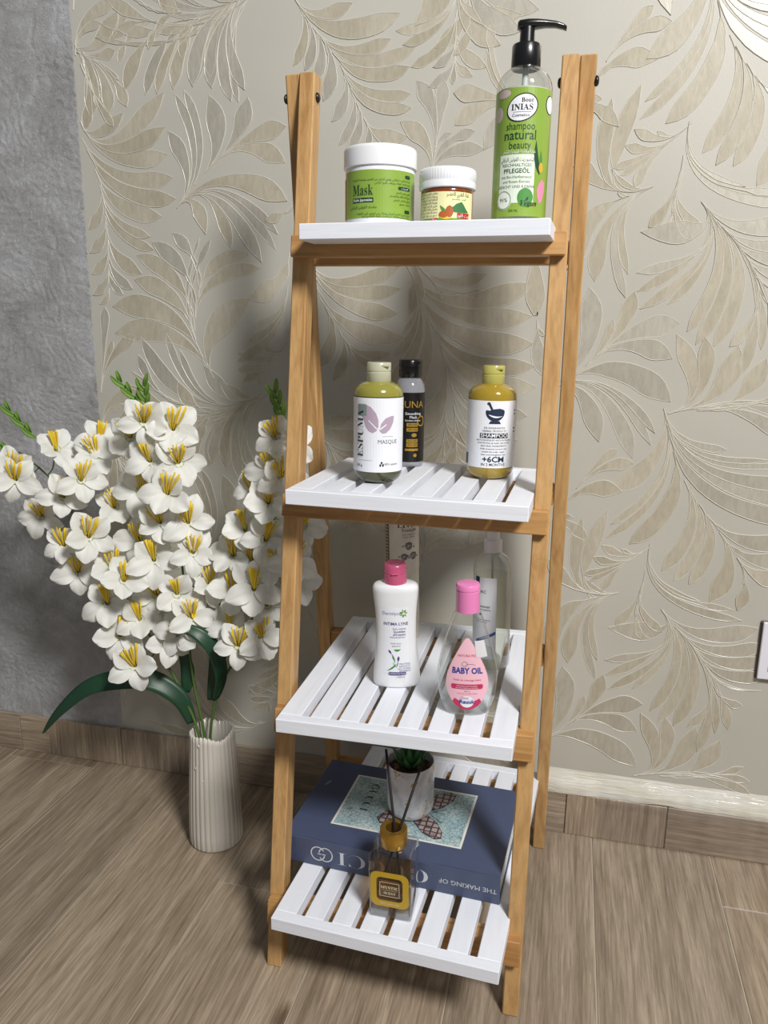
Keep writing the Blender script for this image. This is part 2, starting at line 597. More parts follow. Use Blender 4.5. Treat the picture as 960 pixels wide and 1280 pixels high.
# every leaf: base, control and tip on the wall (x, z in metres), pearly or matt, width over length
FRONDS = [
    ('a', [
        (-0.7112, 1.2961, -0.6811, 1.2467, -0.6064, 1.3046, 0, 0.28),
        (-0.7112, 1.2961, -0.6565, 1.2066, -0.5244, 1.3343, 0, 0.28),
        (-0.7112, 1.2961, -0.6577, 1.2085, -0.5255, 1.2781, 0, 0.28),
        (-0.7112, 1.2961, -0.6546, 1.2033, -0.5236, 1.2341, 0, 0.28),
        (-0.6942, 1.2676, -0.6421, 1.1745, -0.5144, 1.1951, 0, 0.28),
        (-0.6847, 1.2492, -0.6389, 1.1524, -0.5118, 1.1598, 0, 0.28),
        (-0.671, 1.2146, -0.6442, 1.1337, -0.5414, 1.1297, 0, 0.28),
        (-0.6614, 1.1787, -0.6479, 1.111, -0.5671, 1.0959, 0, 0.28),
        (-0.6592, 1.1665, -0.6482, 1.0931, -0.5614, 1.0735, 0, 0.28),
        (-0.655, 1.1128, -0.6532, 1.0545, -0.5882, 1.0305, 0, 0.28),
        (-0.6552, 1.0713, -0.657, 1.0263, -0.6094, 1.0034, 1, 0.28),
        (-0.6569, 1.0381, -0.6586, 1.0091, -0.6297, 0.9929, 1, 0.28),
        (-0.6631, 1.1868, -0.6525, 1.141, -0.7013, 1.1104, 0, 0.28),
        (-0.656, 1.1335, -0.6534, 1.0906, -0.7, 1.0689, 0, 0.28),
        (-0.6548, 1.0879, -0.6553, 1.0477, -0.7008, 1.0311, 0, 0.28),
        (-0.6567, 1.0423, -0.6587, 1.0074, -0.6967, 0.9928, 0, 0.28),
        (-0.6589, 1.005, -0.66, 0.985, -0.6806, 0.9757, 0, 0.28),
    ]),
    ('b', [
        (-0.6875, 1.4074, -0.6499, 1.394, -0.6148, 1.4062, 0, 0.35),
        (-0.6875, 1.4074, -0.641, 1.3908, -0.6115, 1.3596, 0, 0.35),
        (-0.6875, 1.4074, -0.6213, 1.3838, -0.5987, 1.3156, 0, 0.35),
        (-0.692, 1.409, -0.6308, 1.3872, -0.6343, 1.3059, 0, 0.35),
        (-0.7187, 1.4185, -0.6537, 1.3954, -0.6724, 1.302, 0, 0.35),
        (-0.7187, 1.4185, -0.6552, 1.3959, -0.6057, 1.4658, 0, 0.35),
    ]),
    ('c', [
        (-0.3526, 1.4775, -0.4877, 1.3797, -0.6521, 1.4297, 0, 0.28),
        (-0.554, 1.4478, -0.5959, 1.4496, -0.6252, 1.4205, 0, 0.28),
        (-0.531, 1.4468, -0.5854, 1.4492, -0.6103, 1.3875, 0, 0.28),
        (-0.4707, 1.4444, -0.5619, 1.4471, -0.6013, 1.3422, 0, 0.28),
        (-0.4421, 1.4447, -0.5316, 1.437, -0.5608, 1.3325, 1, 0.28),
        (-0.4308, 1.4461, -0.5154, 1.4329, -0.538, 1.3332, 0, 0.28),
        (-0.4167, 1.4487, -0.493, 1.4328, -0.5062, 1.3389, 0, 0.28),
        (-0.3892, 1.456, -0.4565, 1.4314, -0.4614, 1.3474, 1, 0.28),
        (-0.3763, 1.4618, -0.4428, 1.4257, -0.4335, 1.3368, 1, 0.28),
        (-0.3433, 1.4843, -0.4219, 1.427, -0.3846, 1.3122, 1, 0.28),
        (-0.3479, 1.4809, -0.4095, 1.4361, -0.3812, 1.3466, 1, 0.28),
        (-0.3549, 1.4759, -0.4773, 1.3878, -0.6285, 1.4927, 0, 0.28),
        (-0.4535, 1.4442, -0.5043, 1.4432, -0.5252, 1.5023, 0, 0.28),
        (-0.3433, 1.4843, -0.3865, 1.4528, -0.4389, 1.5023, 0, 0.28),
    ]),
    ('d', [
        (-0.5104, 1.144, -0.4601, 1.1937, -0.5213, 1.2722, 1, 0.298),
        (-0.5104, 1.144, -0.4371, 1.2165, -0.5044, 1.3314, 1, 0.298),
        (-0.5005, 1.1538, -0.4291, 1.2245, -0.4863, 1.336, 1, 0.298),
        (-0.4602, 1.1946, -0.4054, 1.2431, -0.4405, 1.3261, 1, 0.298),
        (-0.4319, 1.2174, -0.3801, 1.2584, -0.3672, 1.3186, 1, 0.298),
        (-0.4732, 1.1819, -0.3988, 1.2597, -0.2984, 1.2698, 0, 0.298),
        (-0.4319, 1.2174, -0.3757, 1.2619, -0.3016, 1.2127, 0, 0.298),
        (-0.5104, 1.144, -0.4275, 1.2259, -0.2986, 1.1505, 0, 0.298),
        (-0.5104, 1.144, -0.4324, 1.221, -0.317, 1.0959, 1, 0.298),
        (-0.5104, 1.144, -0.4313, 1.2222, -0.322, 1.0706, 1, 0.298),
        (-0.5104, 1.144, -0.4372, 1.2164, -0.349, 1.0492, 1, 0.298),
        (-0.5104, 1.144, -0.4434, 1.2102, -0.4064, 1.0736, 0, 0.298),
        (-0.5104, 1.144, -0.4722, 1.1818, -0.4553, 1.0982, 0, 0.298),
    ]),
    ('e', [
        (-0.4767, 0.8894, -0.5245, 0.9854, -0.6536, 0.9716, 0, 0.28),
        (-0.4539, 0.8476, -0.5102, 0.9497, -0.6525, 0.922, 0, 0.28),
        (-0.4843, 0.9112, -0.4992, 0.9987, -0.6034, 1.0202, 0, 0.28),
        (-0.4856, 0.9276, -0.4862, 1.0238, -0.5955, 1.0636, 0, 0.28),
        (-0.4839, 0.9512, -0.4715, 1.0361, -0.563, 1.0857, 1, 0.28),
        (-0.476, 0.9884, -0.4577, 1.0529, -0.5221, 1.1013, 1, 0.28),
        (-0.4712, 0.8789, -0.5273, 0.9821, -0.4684, 1.0924, 1, 0.28),
        (-0.4712, 0.8789, -0.5265, 0.9807, -0.4467, 1.0881, 1, 0.28),
        (-0.4709, 1.0042, -0.4502, 1.0629, -0.3732, 1.0613, 0, 0.28),
        (-0.4842, 0.9488, -0.4726, 1.0364, -0.3515, 1.0393, 0, 0.28),
        (-0.4505, 0.8413, -0.4945, 0.9212, -0.371, 0.987, 0, 0.28),
    ]),
    ('f', [
        (-0.4093, 0.7935, -0.5311, 0.7728, -0.5981, 0.915, 1, 0.28),
        (-0.5006, 0.789, -0.5781, 0.7914, -0.606, 0.8826, 1, 0.28),
        (-0.3604, 0.8142, -0.4815, 0.7364, -0.6197, 0.8497, 1, 0.28),
        (-0.4037, 0.7945, -0.5065, 0.7736, -0.5447, 0.923, 1, 0.28),
        (-0.401, 0.7951, -0.4835, 0.7765, -0.5189, 0.894, 1, 0.28),
        (-0.3604, 0.8142, -0.4168, 0.778, -0.4711, 0.8654, 1, 0.28),
        (-0.3628, 0.8127, -0.3716, 0.807, -0.3817, 0.8111, 0, 0.28),
        (-0.3604, 0.8142, -0.4914, 0.73, -0.6418, 0.7827, 0, 0.28),
        (-0.5752, 0.7912, -0.604, 0.792, -0.6174, 0.7602, 0, 0.28),
        (-0.4834, 0.7885, -0.5298, 0.7898, -0.5502, 0.7369, 0, 0.28),
        (-0.4206, 0.7918, -0.4751, 0.7843, -0.4892, 0.7189, 0, 0.28),
        (-0.3876, 0.7992, -0.4644, 0.7691, -0.4689, 0.6732, 1, 0.28),
        (-0.3774, 0.8039, -0.4413, 0.7696, -0.4351, 0.6853, 0, 0.28),
        (-0.3604, 0.8142, -0.4403, 0.7629, -0.3979, 0.6458, 1, 0.28),
        (-0.3604, 0.8142, -0.4307, 0.769, -0.3728, 0.6627, 1, 0.28),
    ]),
    ('g', [
        (-0.6925, 0.8077, -0.6832, 0.8645, -0.6583, 0.9067, 0, 0.298),
        (-0.6925, 0.8077, -0.6803, 0.8824, -0.6092, 0.9173, 0, 0.298),
        (-0.6925, 0.8077, -0.6779, 0.8971, -0.6703, 0.9709, 1, 0.298),
        (-0.6925, 0.8077, -0.6789, 0.8909, -0.6969, 0.9609, 1, 0.298),
        (-0.7042, 0.7359, -0.6971, 0.7795, -0.6389, 0.7828, 0, 0.298),
        (-0.7042, 0.7359, -0.6934, 0.8025, -0.608, 0.812, 0, 0.298),
    ]),
    ('g2', [
        (-0.6851, 0.7219, -0.6727, 0.6887, -0.641, 0.6749, 0, 0.298),
        (-0.6993, 0.754, -0.6655, 0.7047, -0.6604, 0.6525, 1, 0.298),
        (-0.6851, 0.7219, -0.6668, 0.6729, -0.6314, 0.6433, 0, 0.298),
        (-0.6851, 0.7219, -0.662, 0.66, -0.6274, 0.6165, 0, 0.298),
        (-0.699, 0.7535, -0.6552, 0.6895, -0.6873, 0.6129, 0, 0.298),
    ]),
    ('h', [
        (-0.2965, 1.0651, -0.3029, 1.0043, -0.3755, 0.9869, 0, 0.35),
        (-0.3009, 1.0085, -0.3045, 0.9533, -0.3703, 0.9357, 0, 0.35),
        (-0.3011, 1.006, -0.3055, 0.9388, -0.3779, 0.9107, 0, 0.35),
        (-0.3011, 1.006, -0.307, 0.9153, -0.4013, 0.8745, 0, 0.35),
        (-0.2801, 1.1674, -0.289, 1.126, -0.3405, 1.1196, 0, 0.35),
        (-0.2837, 1.1505, -0.2871, 1.1346, -0.3054, 1.1305, 1, 0.35),
    ]),
    ('i', [
        (-0.305, 0.9057, -0.3388, 0.8636, -0.4017, 0.8893, 0, 0.263),
        (-0.3035, 0.9075, -0.3404, 0.8609, -0.4004, 0.8596, 0, 0.263),
        (-0.3026, 0.9088, -0.3412, 0.8597, -0.3918, 0.8385, 0, 0.263),
        (-0.3316, 0.8871, -0.3612, 0.8704, -0.3573, 0.8308, 0, 0.263),
        (-0.3135, 0.8975, -0.3307, 0.886, -0.3507, 0.9027, 0, 0.263),
    ]),
    ('j', [
        (-0.2824, 1.4659, -0.2526, 1.4178, -0.1811, 1.448, 0, 0.28),
        (-0.2824, 1.4659, -0.2289, 1.3794, -0.1016, 1.4271, 0, 0.28),
        (-0.2455, 1.4137, -0.1991, 1.3586, -0.1165, 1.3913, 0, 0.28),
        (-0.2355, 1.4021, -0.1771, 1.3351, -0.0759, 1.3768, 0, 0.28),
        (-0.2156, 1.379, -0.1693, 1.3215, -0.0849, 1.3486, 0, 0.28),
        (-0.202, 1.359, -0.1669, 1.2968, -0.0822, 1.3089, 0, 0.28),
        (-0.1938, 1.3428, -0.1647, 1.2807, -0.0818, 1.2881, 0, 0.28),
        (-0.1616, 1.2769, -0.141, 1.2371, -0.0869, 1.2444, 0, 0.28),
        (-0.2743, 1.453, -0.2475, 1.4106, -0.2842, 1.3623, 0, 0.28),
        (-0.2625, 1.4352, -0.2364, 1.399, -0.2638, 1.354, 1, 0.28),
        (-0.2494, 1.4183, -0.2204, 1.3832, -0.2476, 1.3354, 1, 0.28),
        (-0.2355, 1.4021, -0.2008, 1.3623, -0.2315, 1.3062, 1, 0.28),
        (-0.1991, 1.3537, -0.1782, 1.3134, -0.2174, 1.2733, 1, 0.28),
        (-0.1848, 1.3234, -0.1641, 1.279, -0.2052, 1.2367, 1, 0.28),
        (-0.1741, 1.3014, -0.1558, 1.265, -0.1889, 1.2288, 1, 0.28),
        (-0.1574, 1.2687, -0.147, 1.2486, -0.1584, 1.2276, 1, 0.28),
    ]),
    ('k', [
        (-0.0098, 1.4642, -0.0113, 1.4, -0.1089, 1.4026, 0, 0.28),
        (-0.0098, 1.4642, -0.0114, 1.3981, -0.097, 1.3816, 0, 0.28),
        (-0.0106, 1.43, -0.0118, 1.37, -0.083, 1.3485, 0, 0.28),
        (-0.0113, 1.3875, -0.012, 1.3576, -0.0466, 1.3463, 1, 0.28),
        (-0.012, 1.3642, -0.0129, 1.3299, -0.0535, 1.3177, 1, 0.28),
        (-0.0109, 1.408, -0.0116, 1.359, -0.0136, 1.3189, 1, 0.28),
        (-0.01, 1.4574, -0.0114, 1.3963, 0.0603, 1.3713, 0, 0.28),
        (-0.011, 1.4025, -0.0116, 1.3588, 0.0396, 1.3411, 0, 0.28),
        (-0.0119, 1.3669, -0.0126, 1.3404, 0.0179, 1.329, 0, 0.28),
        (-0.0098, 1.4642, -0.0113, 1.4018, 0.0907, 1.4114, 0, 0.28),
    ]),
    ('l', [
        (-0.0405, 1.2254, -0.0356, 1.284, -0.0729, 1.3273, 1, 0.298),
        (-0.0437, 1.1961, -0.0321, 1.2674, -0.029, 1.3266, 1, 0.298),
        (-0.046, 1.1821, -0.0371, 1.2369, -0.0991, 1.2679, 0, 0.298),
        (-0.0411, 1.2189, -0.0393, 1.2404, -0.0133, 1.2465, 1, 0.298),
        (-0.0446, 1.1903, -0.0367, 1.2393, 0.0246, 1.2483, 1, 0.298),
        (-0.0463, 1.1804, -0.0378, 1.2323, 0.0408, 1.2198, 1, 0.298),
    ]),
    ('m', [
        (0.1018, 1.2821, 0.0417, 1.3033, -0.0114, 1.3069, 0, 0.35),
        (0.1018, 1.2821, 0.0436, 1.3026, -0.0079, 1.2585, 0, 0.35),
        (0.1018, 1.2821, 0.048, 1.3011, 0.0386, 1.3644, 0, 0.35),
        (0.1165, 1.2769, 0.0402, 1.3038, 0.0442, 1.4051, 0, 0.35),
        (0.1342, 1.2706, 0.0791, 1.2901, 0.0408, 1.2198, 1, 0.35),
    ]),
    ('n', [
        (-0.2673, 1.0669, -0.2371, 0.9697, -0.0935, 1.0035, 0, 0.28),
        (-0.2673, 1.0669, -0.2349, 0.9629, -0.0995, 0.9617, 0, 0.28),
        (-0.254, 1.024, -0.2213, 0.92, -0.0854, 0.9196, 0, 0.28),
        (-0.198, 0.9208, -0.1711, 0.8791, -0.112, 0.8935, 0, 0.28),
        (-0.2673, 1.0669, -0.239, 0.976, -0.0963, 1.0405, 0, 0.28),
        (-0.1877, 0.9049, -0.1701, 0.8775, -0.139, 0.8713, 0, 0.28),
        (-0.2309, 0.9727, -0.1993, 0.9216, -0.2462, 0.8645, 0, 0.28),
        (-0.2069, 0.9347, -0.1795, 0.8919, -0.218, 0.8429, 0, 0.28),
        (-0.1877, 0.9049, -0.1667, 0.8723, -0.1945, 0.8347, 1, 0.28),
    ]),
    ('o', [
        (-0.0899, 1.0527, -0.0411, 0.9381, 0.1327, 1.0112, 0, 0.28),
        (-0.0899, 1.0527, -0.0382, 0.931, 0.1314, 0.9591, 0, 0.28),
        (-0.0748, 1.0174, -0.0237, 0.8989, 0.1359, 0.9143, 0, 0.28),
        (-0.0454, 0.9558, 0.0055, 0.8574, 0.14, 0.8772, 0, 0.28),
        (-0.0321, 0.9291, 0.0137, 0.8311, 0.1441, 0.8418, 0, 0.28),
        (-0.0142, 0.8859, 0.0179, 0.796, 0.132, 0.7925, 1, 0.28),
        (-0.0037, 0.8492, 0.015, 0.7648, 0.1172, 0.7487, 1, 0.28),
        (0.0039, 0.8073, 0.0137, 0.74, 0.0926, 0.7212, 1, 0.28),
        (0.0097, 0.7479, 0.0118, 0.7176, 0.045, 0.7055, 0, 0.28),
        (-0.0714, 1.0095, -0.053, 0.9674, -0.09, 0.928, 0, 0.28),
        (-0.0714, 1.0095, -0.044, 0.9469, -0.1029, 0.8893, 0, 0.28),
        (-0.0697, 1.0056, -0.0307, 0.9176, -0.1158, 0.8368, 0, 0.28),
        (-0.0608, 0.9863, -0.0113, 0.8828, -0.1105, 0.7837, 0, 0.28),
        (-0.0235, 0.9097, 0.0145, 0.8194, -0.0777, 0.7401, 0, 0.28),
        (0.0065, 0.7861, 0.012, 0.7338, -0.045, 0.7055, 0, 0.28),
        (0.01, 0.7436, 0.0121, 0.7134, -0.0128, 0.6935, 0, 0.28),
    ]),
    ('o2', [
        (-0.0581, 1.0334, -0.0153, 0.9841, 0.0549, 0.9972, 0, 0.28),
        (-0.0581, 1.0334, -0.0266, 0.9971, 0.0172, 0.9891, 0, 0.28),
        (-0.0838, 1.0609, -0.0412, 1.0214, -0.0125, 0.9829, 0, 0.28),
        (-0.0679, 1.0447, -0.0235, 0.9938, 0.0537, 1.0274, 0, 0.28),
        (-0.0889, 1.0657, -0.0468, 1.0266, -0.0773, 0.9619, 0, 0.28),
    ]),
    ('p', [
        (0.1401, 0.9518, 0.1398, 0.9361, 0.1538, 0.9268, 0, 0.263),
        (0.1401, 0.9518, 0.1393, 0.9011, 0.1555, 0.8609, 1, 0.263),
        (0.1406, 0.9793, 0.1395, 0.9165, 0.1299, 1.0623, 0, 0.263),
    ]),
    ('q', [
        (0.3535, 0.8129, 0.381, 0.7153, 0.5205, 0.7346, 1, 0.298),
        (0.3535, 0.8129, 0.3871, 0.694, 0.5627, 0.731, 1, 0.298),
        (0.3535, 0.8129, 0.391, 0.6802, 0.5763, 0.698, 1, 0.298),
        (0.3535, 0.8129, 0.3941, 0.6691, 0.5833, 0.6679, 1, 0.298),
        (0.3616, 0.7843, 0.4031, 0.6423, 0.5871, 0.6374, 1, 0.298),
        (0.4378, 0.6381, 0.4896, 0.5717, 0.5877, 0.6063, 1, 0.298),
        (0.4675, 0.6001, 0.5081, 0.5474, 0.5853, 0.5728, 1, 0.298),
        (0.4923, 0.5677, 0.5229, 0.5276, 0.577, 0.5326, 0, 0.298),
        (0.4923, 0.5677, 0.5088, 0.546, 0.508, 0.5207, 0, 0.298),
        (0.3535, 0.8129, 0.3774, 0.7282, 0.2819, 0.6697, 0, 0.298),
        (0.3606, 0.7879, 0.39, 0.686, 0.2846, 0.6107, 0, 0.298),
        (0.3627, 0.7808, 0.3956, 0.6691, 0.2792, 0.5862, 0, 0.298),
        (0.3754, 0.742, 0.4082, 0.6523, 0.3177, 0.5783, 0, 0.298),
        (0.3965, 0.695, 0.4423, 0.6184, 0.3749, 0.5342, 0, 0.298),
        (0.4066, 0.6796, 0.4582, 0.6059, 0.3959, 0.5165, 0, 0.298),
        (0.4242, 0.6557, 0.4715, 0.5937, 0.4208, 0.514, 0, 0.298),
        (0.4607, 0.6089, 0.5025, 0.5549, 0.4568, 0.4849, 0, 0.298),
        (0.4923, 0.5677, 0.5239, 0.5263, 0.5029, 0.4737, 0, 0.298),
        (0.3535, 0.8129, 0.3717, 0.7485, 0.4567, 0.7486, 1, 0.298),
    ]),
    ('r', [
        (0.3424, 1.2342, 0.3267, 1.2219, 0.3062, 1.2357, 0, 0.263),
        (0.3455, 1.2366, 0.3139, 1.2118, 0.2724, 1.2402, 0, 0.263),
        (0.3546, 1.2444, 0.3037, 1.1981, 0.2444, 1.1852, 0, 0.263),
        (0.3555, 1.2451, 0.3059, 1.2001, 0.2568, 1.1738, 0, 0.263),
        (0.3302, 1.2247, 0.2935, 1.1961, 0.2792, 1.1572, 0, 0.263),
        (0.3302, 1.2247, 0.2995, 1.2008, 0.2598, 1.2176, 0, 0.263),
    ]),
    ('s', [
        (0.3475, 1.1954, 0.3458, 1.136, 0.3055, 1.0958, 0, 0.298),
        (0.3476, 1.1999, 0.3461, 1.1347, 0.331, 1.0824, 0, 0.298),
        (0.3422, 1.1608, 0.3316, 1.114, 0.3511, 1.0741, 0, 0.298),
        (0.3422, 1.1608, 0.3314, 1.1129, 0.3701, 1.0761, 0, 0.298),
        (0.3442, 1.1696, 0.3336, 1.1221, 0.3852, 1.0912, 0, 0.298),
        (0.3521, 1.2473, 0.3406, 1.1764, 0.4419, 1.1525, 1, 0.298),
        (0.3521, 1.2473, 0.3362, 1.1497, 0.4976, 1.1417, 1, 0.298),
        (0.3521, 1.2473, 0.3343, 1.138, 0.5116, 1.1245, 1, 0.298),
    ]),
    ('t', [
        (0.3805, 1.1324, 0.427, 1.0775, 0.2946, 1.0895, 1, 0.298),
        (0.3805, 1.1324, 0.4468, 1.0542, 0.2932, 1.0272, 1, 0.298),
        (0.3805, 1.1324, 0.4369, 1.0659, 0.2956, 0.9984, 0, 0.298),
        (0.3805, 1.1324, 0.444, 1.0574, 0.3028, 0.9714, 0, 0.298),
        (0.3805, 1.1324, 0.4367, 1.0661, 0.3453, 0.9784, 0, 0.298),
        (0.3805, 1.1324, 0.4502, 1.0502, 0.378, 0.9365, 0, 0.298),
        (0.3916, 1.1193, 0.4644, 1.0347, 0.393, 0.9164, 0, 0.298),
        (0.406, 1.1034, 0.4792, 1.0283, 0.42, 0.9134, 0, 0.298),
        (0.4693, 1.0202, 0.4962, 0.9664, 0.4442, 0.9138, 0, 0.298),
        (0.4167, 1.0928, 0.507, 1.0046, 0.4642, 0.8684, 0, 0.298),
        (0.4152, 1.0943, 0.4939, 1.0177, 0.4908, 0.9095, 0, 0.298),
        (0.3805, 1.1324, 0.4376, 1.0651, 0.5398, 1.1131, 1, 0.298),
        (0.4137, 1.0958, 0.4696, 1.0413, 0.5553, 1.0851, 1, 0.298),
        (0.4301, 1.0789, 0.4785, 1.0237, 0.5618, 1.0571, 1, 0.298),
        (0.4476, 1.0571, 0.4866, 1.005, 0.5625, 1.0288, 1, 0.298),
        (0.4594, 1.0392, 0.4881, 0.989, 0.5571, 1.0003, 1, 0.298),
        (0.4615, 1.0355, 0.4862, 0.9899, 0.5483, 0.9983, 1, 0.298),
        (0.4789, 1.001, 0.4943, 0.9701, 0.5309, 0.966, 1, 0.298),
        (0.4137, 1.0958, 0.493, 1.0185, 0.5116, 0.9198, 0, 0.298),
    ]),
    ('u', [
        (0.3068, 1.1564, 0.2036, 1.1176, 0.2353, 1.2849, 0, 0.315),
        (0.3068, 1.1564, 0.2022, 1.1171, 0.2768, 1.3023, 0, 0.315),
        (0.2723, 1.1439, 0.2625, 1.1409, 0.2547, 1.15, 0, 0.315),
        (0.3068, 1.1564, 0.2371, 1.1302, 0.1818, 1.208, 0, 0.315),
        (0.3056, 1.156, 0.2225, 1.1247, 0.2287, 1.014, 0, 0.315),
        (0.3068, 1.1564, 0.2194, 1.1235, 0.2789, 0.989, 1, 0.315),
        (0.3068, 1.1564, 0.238, 1.1305, 0.28, 1.0256, 0, 0.315),
        (0.2686, 1.1428, 0.1936, 1.1211, 0.1903, 1.0243, 0, 0.315),
        (0.3068, 1.1564, 0.271, 1.143, 0.2429, 1.1837, 0, 0.315),
    ]),
    ('v', [
        (0.1915, 0.855, 0.2759, 0.9016, 0.2922, 0.9984, 0, 0.315),
        (0.1925, 0.8556, 0.2505, 0.8877, 0.262, 0.9542, 0, 0.315),
        (0.163, 0.8393, 0.2477, 0.8858, 0.2208, 1.0052, 1, 0.315),
        (0.2324, 0.8896, 0.2893, 0.9455, 0.3651, 0.9482, 1, 0.315),
        (0.2276, 0.8849, 0.2795, 0.9359, 0.3596, 0.8936, 1, 0.315),
        (0.1945, 0.8567, 0.277, 0.9029, 0.3633, 0.8238, 1, 0.315),
        (0.163, 0.8393, 0.256, 0.8904, 0.3435, 0.7713, 1, 0.315),
        (0.163, 0.8393, 0.2576, 0.8913, 0.3384, 0.7511, 1, 0.315),
        (0.163, 0.8393, 0.2528, 0.8886, 0.3116, 0.7271, 1, 0.315),
        (0.163, 0.8393, 0.2236, 0.8727, 0.2544, 0.7529, 1, 0.315),
    ]),
    ('w', [
        (0.361, 0.8042, 0.4278, 0.8247, 0.3627, 0.9313, 0, 0.298),
        (0.361, 0.8042, 0.4304, 0.8255, 0.4055, 0.9284, 0, 0.298),
        (0.3782, 0.8094, 0.4488, 0.8268, 0.4568, 0.9156, 0, 0.298),
        (0.4061, 0.8111, 0.4759, 0.8136, 0.5002, 0.8962, 0, 0.298),
        (0.4061, 0.8111, 0.4854, 0.8139, 0.545, 0.8501, 0, 0.298),
        (0.3713, 0.8074, 0.4697, 0.8375, 0.5577, 0.8232, 1, 0.298),
        (0.3719, 0.8076, 0.4713, 0.8379, 0.5606, 0.7993, 1, 0.298),
        (0.3725, 0.8077, 0.4637, 0.8356, 0.5419, 0.7708, 1, 0.298),
    ]),
    ('x', [
        (0.2229, 0.6701, 0.2504, 0.7143, 0.2853, 0.7413, 0, 0.315),
        (0.2229, 0.6701, 0.2527, 0.7181, 0.3134, 0.7187, 0, 0.315),
        (0.2031, 0.6382, 0.2316, 0.685, 0.298, 0.6688, 0, 0.315),
        (0.1772, 0.5952, 0.1982, 0.6301, 0.2488, 0.5769, 0, 0.315),
        (0.1825, 0.604, 0.1939, 0.623, 0.2203, 0.6179, 0, 0.315),
    ]),
]
NST = 16
def leaf_line(l):
    B, C_, T = Vector(l[0:2]), Vector(l[2:4]), Vector(l[4:6])
    return [B * (1 - t) ** 2 + C_ * 2 * t * (1 - t) + T * t * t for t in [k / NST for k in range(NST + 1)]]
def leaf_widths(L):
    """half widths of every leaf of a frond, kept clear of its neighbours"""
    lines_ = [leaf_line(l) for l in L]
    out = []
    for i, l in enumerate(L):
        P = lines_[i]
        ln = sum((P[k + 1] - P[k]).length for k in range(NST))
        row = []
        for k in range(NST + 1):
            t = k / NST
            u = max(0.0, (t - 0.12) / 0.88)
            hw = 0.5 * l[7] * ln * (math.sin(PI * u ** 1.35) ** 0.85 if 0 < u < 1 else 0)
            d = min([(P[k] - q).length for j, Q in enumerate(lines_) if j != i for q in Q] or [1.0])
            B, C_, T = Vector(l[0:2]), Vector(l[2:4]), Vector(l[4:6])
            v1 = 2 * ((C_ - B) * (1 - t) + (T - C_) * t)
            v2 = 2 * (T - 2 * C_ + B)
            cr = abs(v1.x * v2.y - v1.y * v2.x)
            rad = v1.length ** 3 / cr if cr > 1e-9 else 1.0
            row.append(max(0.0003 * (1 - t), min(hw, 0.49 * d - 0.0003, 0.6 * rad)))
        # even out the run of widths
        for _ in range(2):
            row = [row[0]] + [min(row[k], 0.25 * row[k - 1] + 0.5 * row[k] + 0.25 * row[k + 1] + 0.0004) for k in range(1, NST)] + [row[-1]]
        out.append(row)
    return out
def leaf_vf(bx, bz, cx, cz, tx, tz, widths, lift, n=16):
    B, C_, T = Vector((bx, bz)), Vector((cx, cz)), Vector((tx, tz))
    rw = 0.0007
    verts, faces, fm = [], [], []
    for k in range(n + 1):
        t = k / n
        p = B * (1 - t) ** 2 + C_ * 2 * t * (1 - t) + T * t * t
        d = ((C_ - B) * (1 - t) + (T - C_) * t)
        d = d.normalized() if d.length > 1e-6 else Vector((1, 0))
        nr = Vector((-d.y, d.x))
        hw = widths[k]
        inn = max(0.0, hw - rw)
        for o, h in ((-hw - rw, -0.0004), (-hw, 0.00075), (-inn, 0.00022), (inn, 0.00022), (hw, 0.00075), (hw + rw, -0.0004)):
            q = p + nr * o
            verts.append((q.x, PAPER_Y - h - lift, q.y))
    for k in range(n):
        for j in range(5):
            a = k * 6 + j
            faces.append((a, a + 6, a + 7, a + 1))
            fm.append(0 if j == 2 else 1)
    return verts, faces, fm
def clip_ok(l):
    return -0.695 < min(l[0], l[4]) and 0.11 < min(l[1], l[5]) and max(l[0], l[4]) < 2.2 and max(l[1], l[5]) < 2.65
leaf_count = 0
stuff_v, stuff_f, stuff_m = [], [], []
PERIOD = 0.668
def put_leaf(l, wd, dx, dz, serial, own):
    global leaf_count
    l2 = [l[0] + dx, l[1] + dz, l[2] + dx, l[3] + dz, l[4] + dx, l[5] + dz, l[6], l[7]]
    if not clip_ok(l2):
        if not (min(l2[1], l2[5]) > 0.11 and max(l2[0], l2[4]) > -0.69 and dx == 0):
            return
        # leaf cut by the paper's left edge: keep it on the paper
        for k in (0, 2, 4):
            l2[k] = max(l2[k], -0.694)
    v, f, fm = leaf_vf(*l2[:6], wd, ((serial * 0.6180339 + dz * 0.37 + dx * 0.71) % 1.0) * 0.0009)
    v = [(max(a, -0.7005), b, c) for a, b, c in v]
    if own and leaf_count < 300:
        o = make('embossed_leaf', v, [q[::-1] for q in f], [LEAF_PEARL if l[6] else LEAF_MATT, LEAF_LINE], paper, smooth=False, fmat=fm)
        leaf_count += 1
    else:
        off = len(stuff_v)
        stuff_v.extend(v)
        stuff_f.extend(tuple(off + i for i in q[::-1]) for q in f)
        stuff_m.extend((1 if k else (2 if l[6] else 0)) for k in fm)
serial = 0
WIDTHS = [leaf_widths(L) for nm, L in FRONDS]
for (nm, L), WD in zip(FRONDS, WIDTHS):
    for l, wd in zip(L, WD):
        serial += 1
        put_leaf(l, wd, 0, 0, serial, True)
for (nm, L), WD in zip(FRONDS, WIDTHS):
    if nm in 'qrstuvwx':
        for l, wd in zip(L, WD):
            serial += 1
            put_leaf(l, wd, 0, -PERIOD, serial, True)
            put_leaf(l, wd, 0, PERIOD, serial + 3, False)
            for kx in (1, 2):
                for kz in (-1, 0, 1, 2):
                    put_leaf(l, wd, 0.66 * kx, PERIOD * (kz - 0.45 * kx), serial + 1, False)
    else:
        for l, wd in zip(L, WD):
            serial += 1
            put_leaf(l, wd, 0, -PERIOD, serial, False)
            put_leaf(l, wd, 0, PERIOD, serial + 3, False)
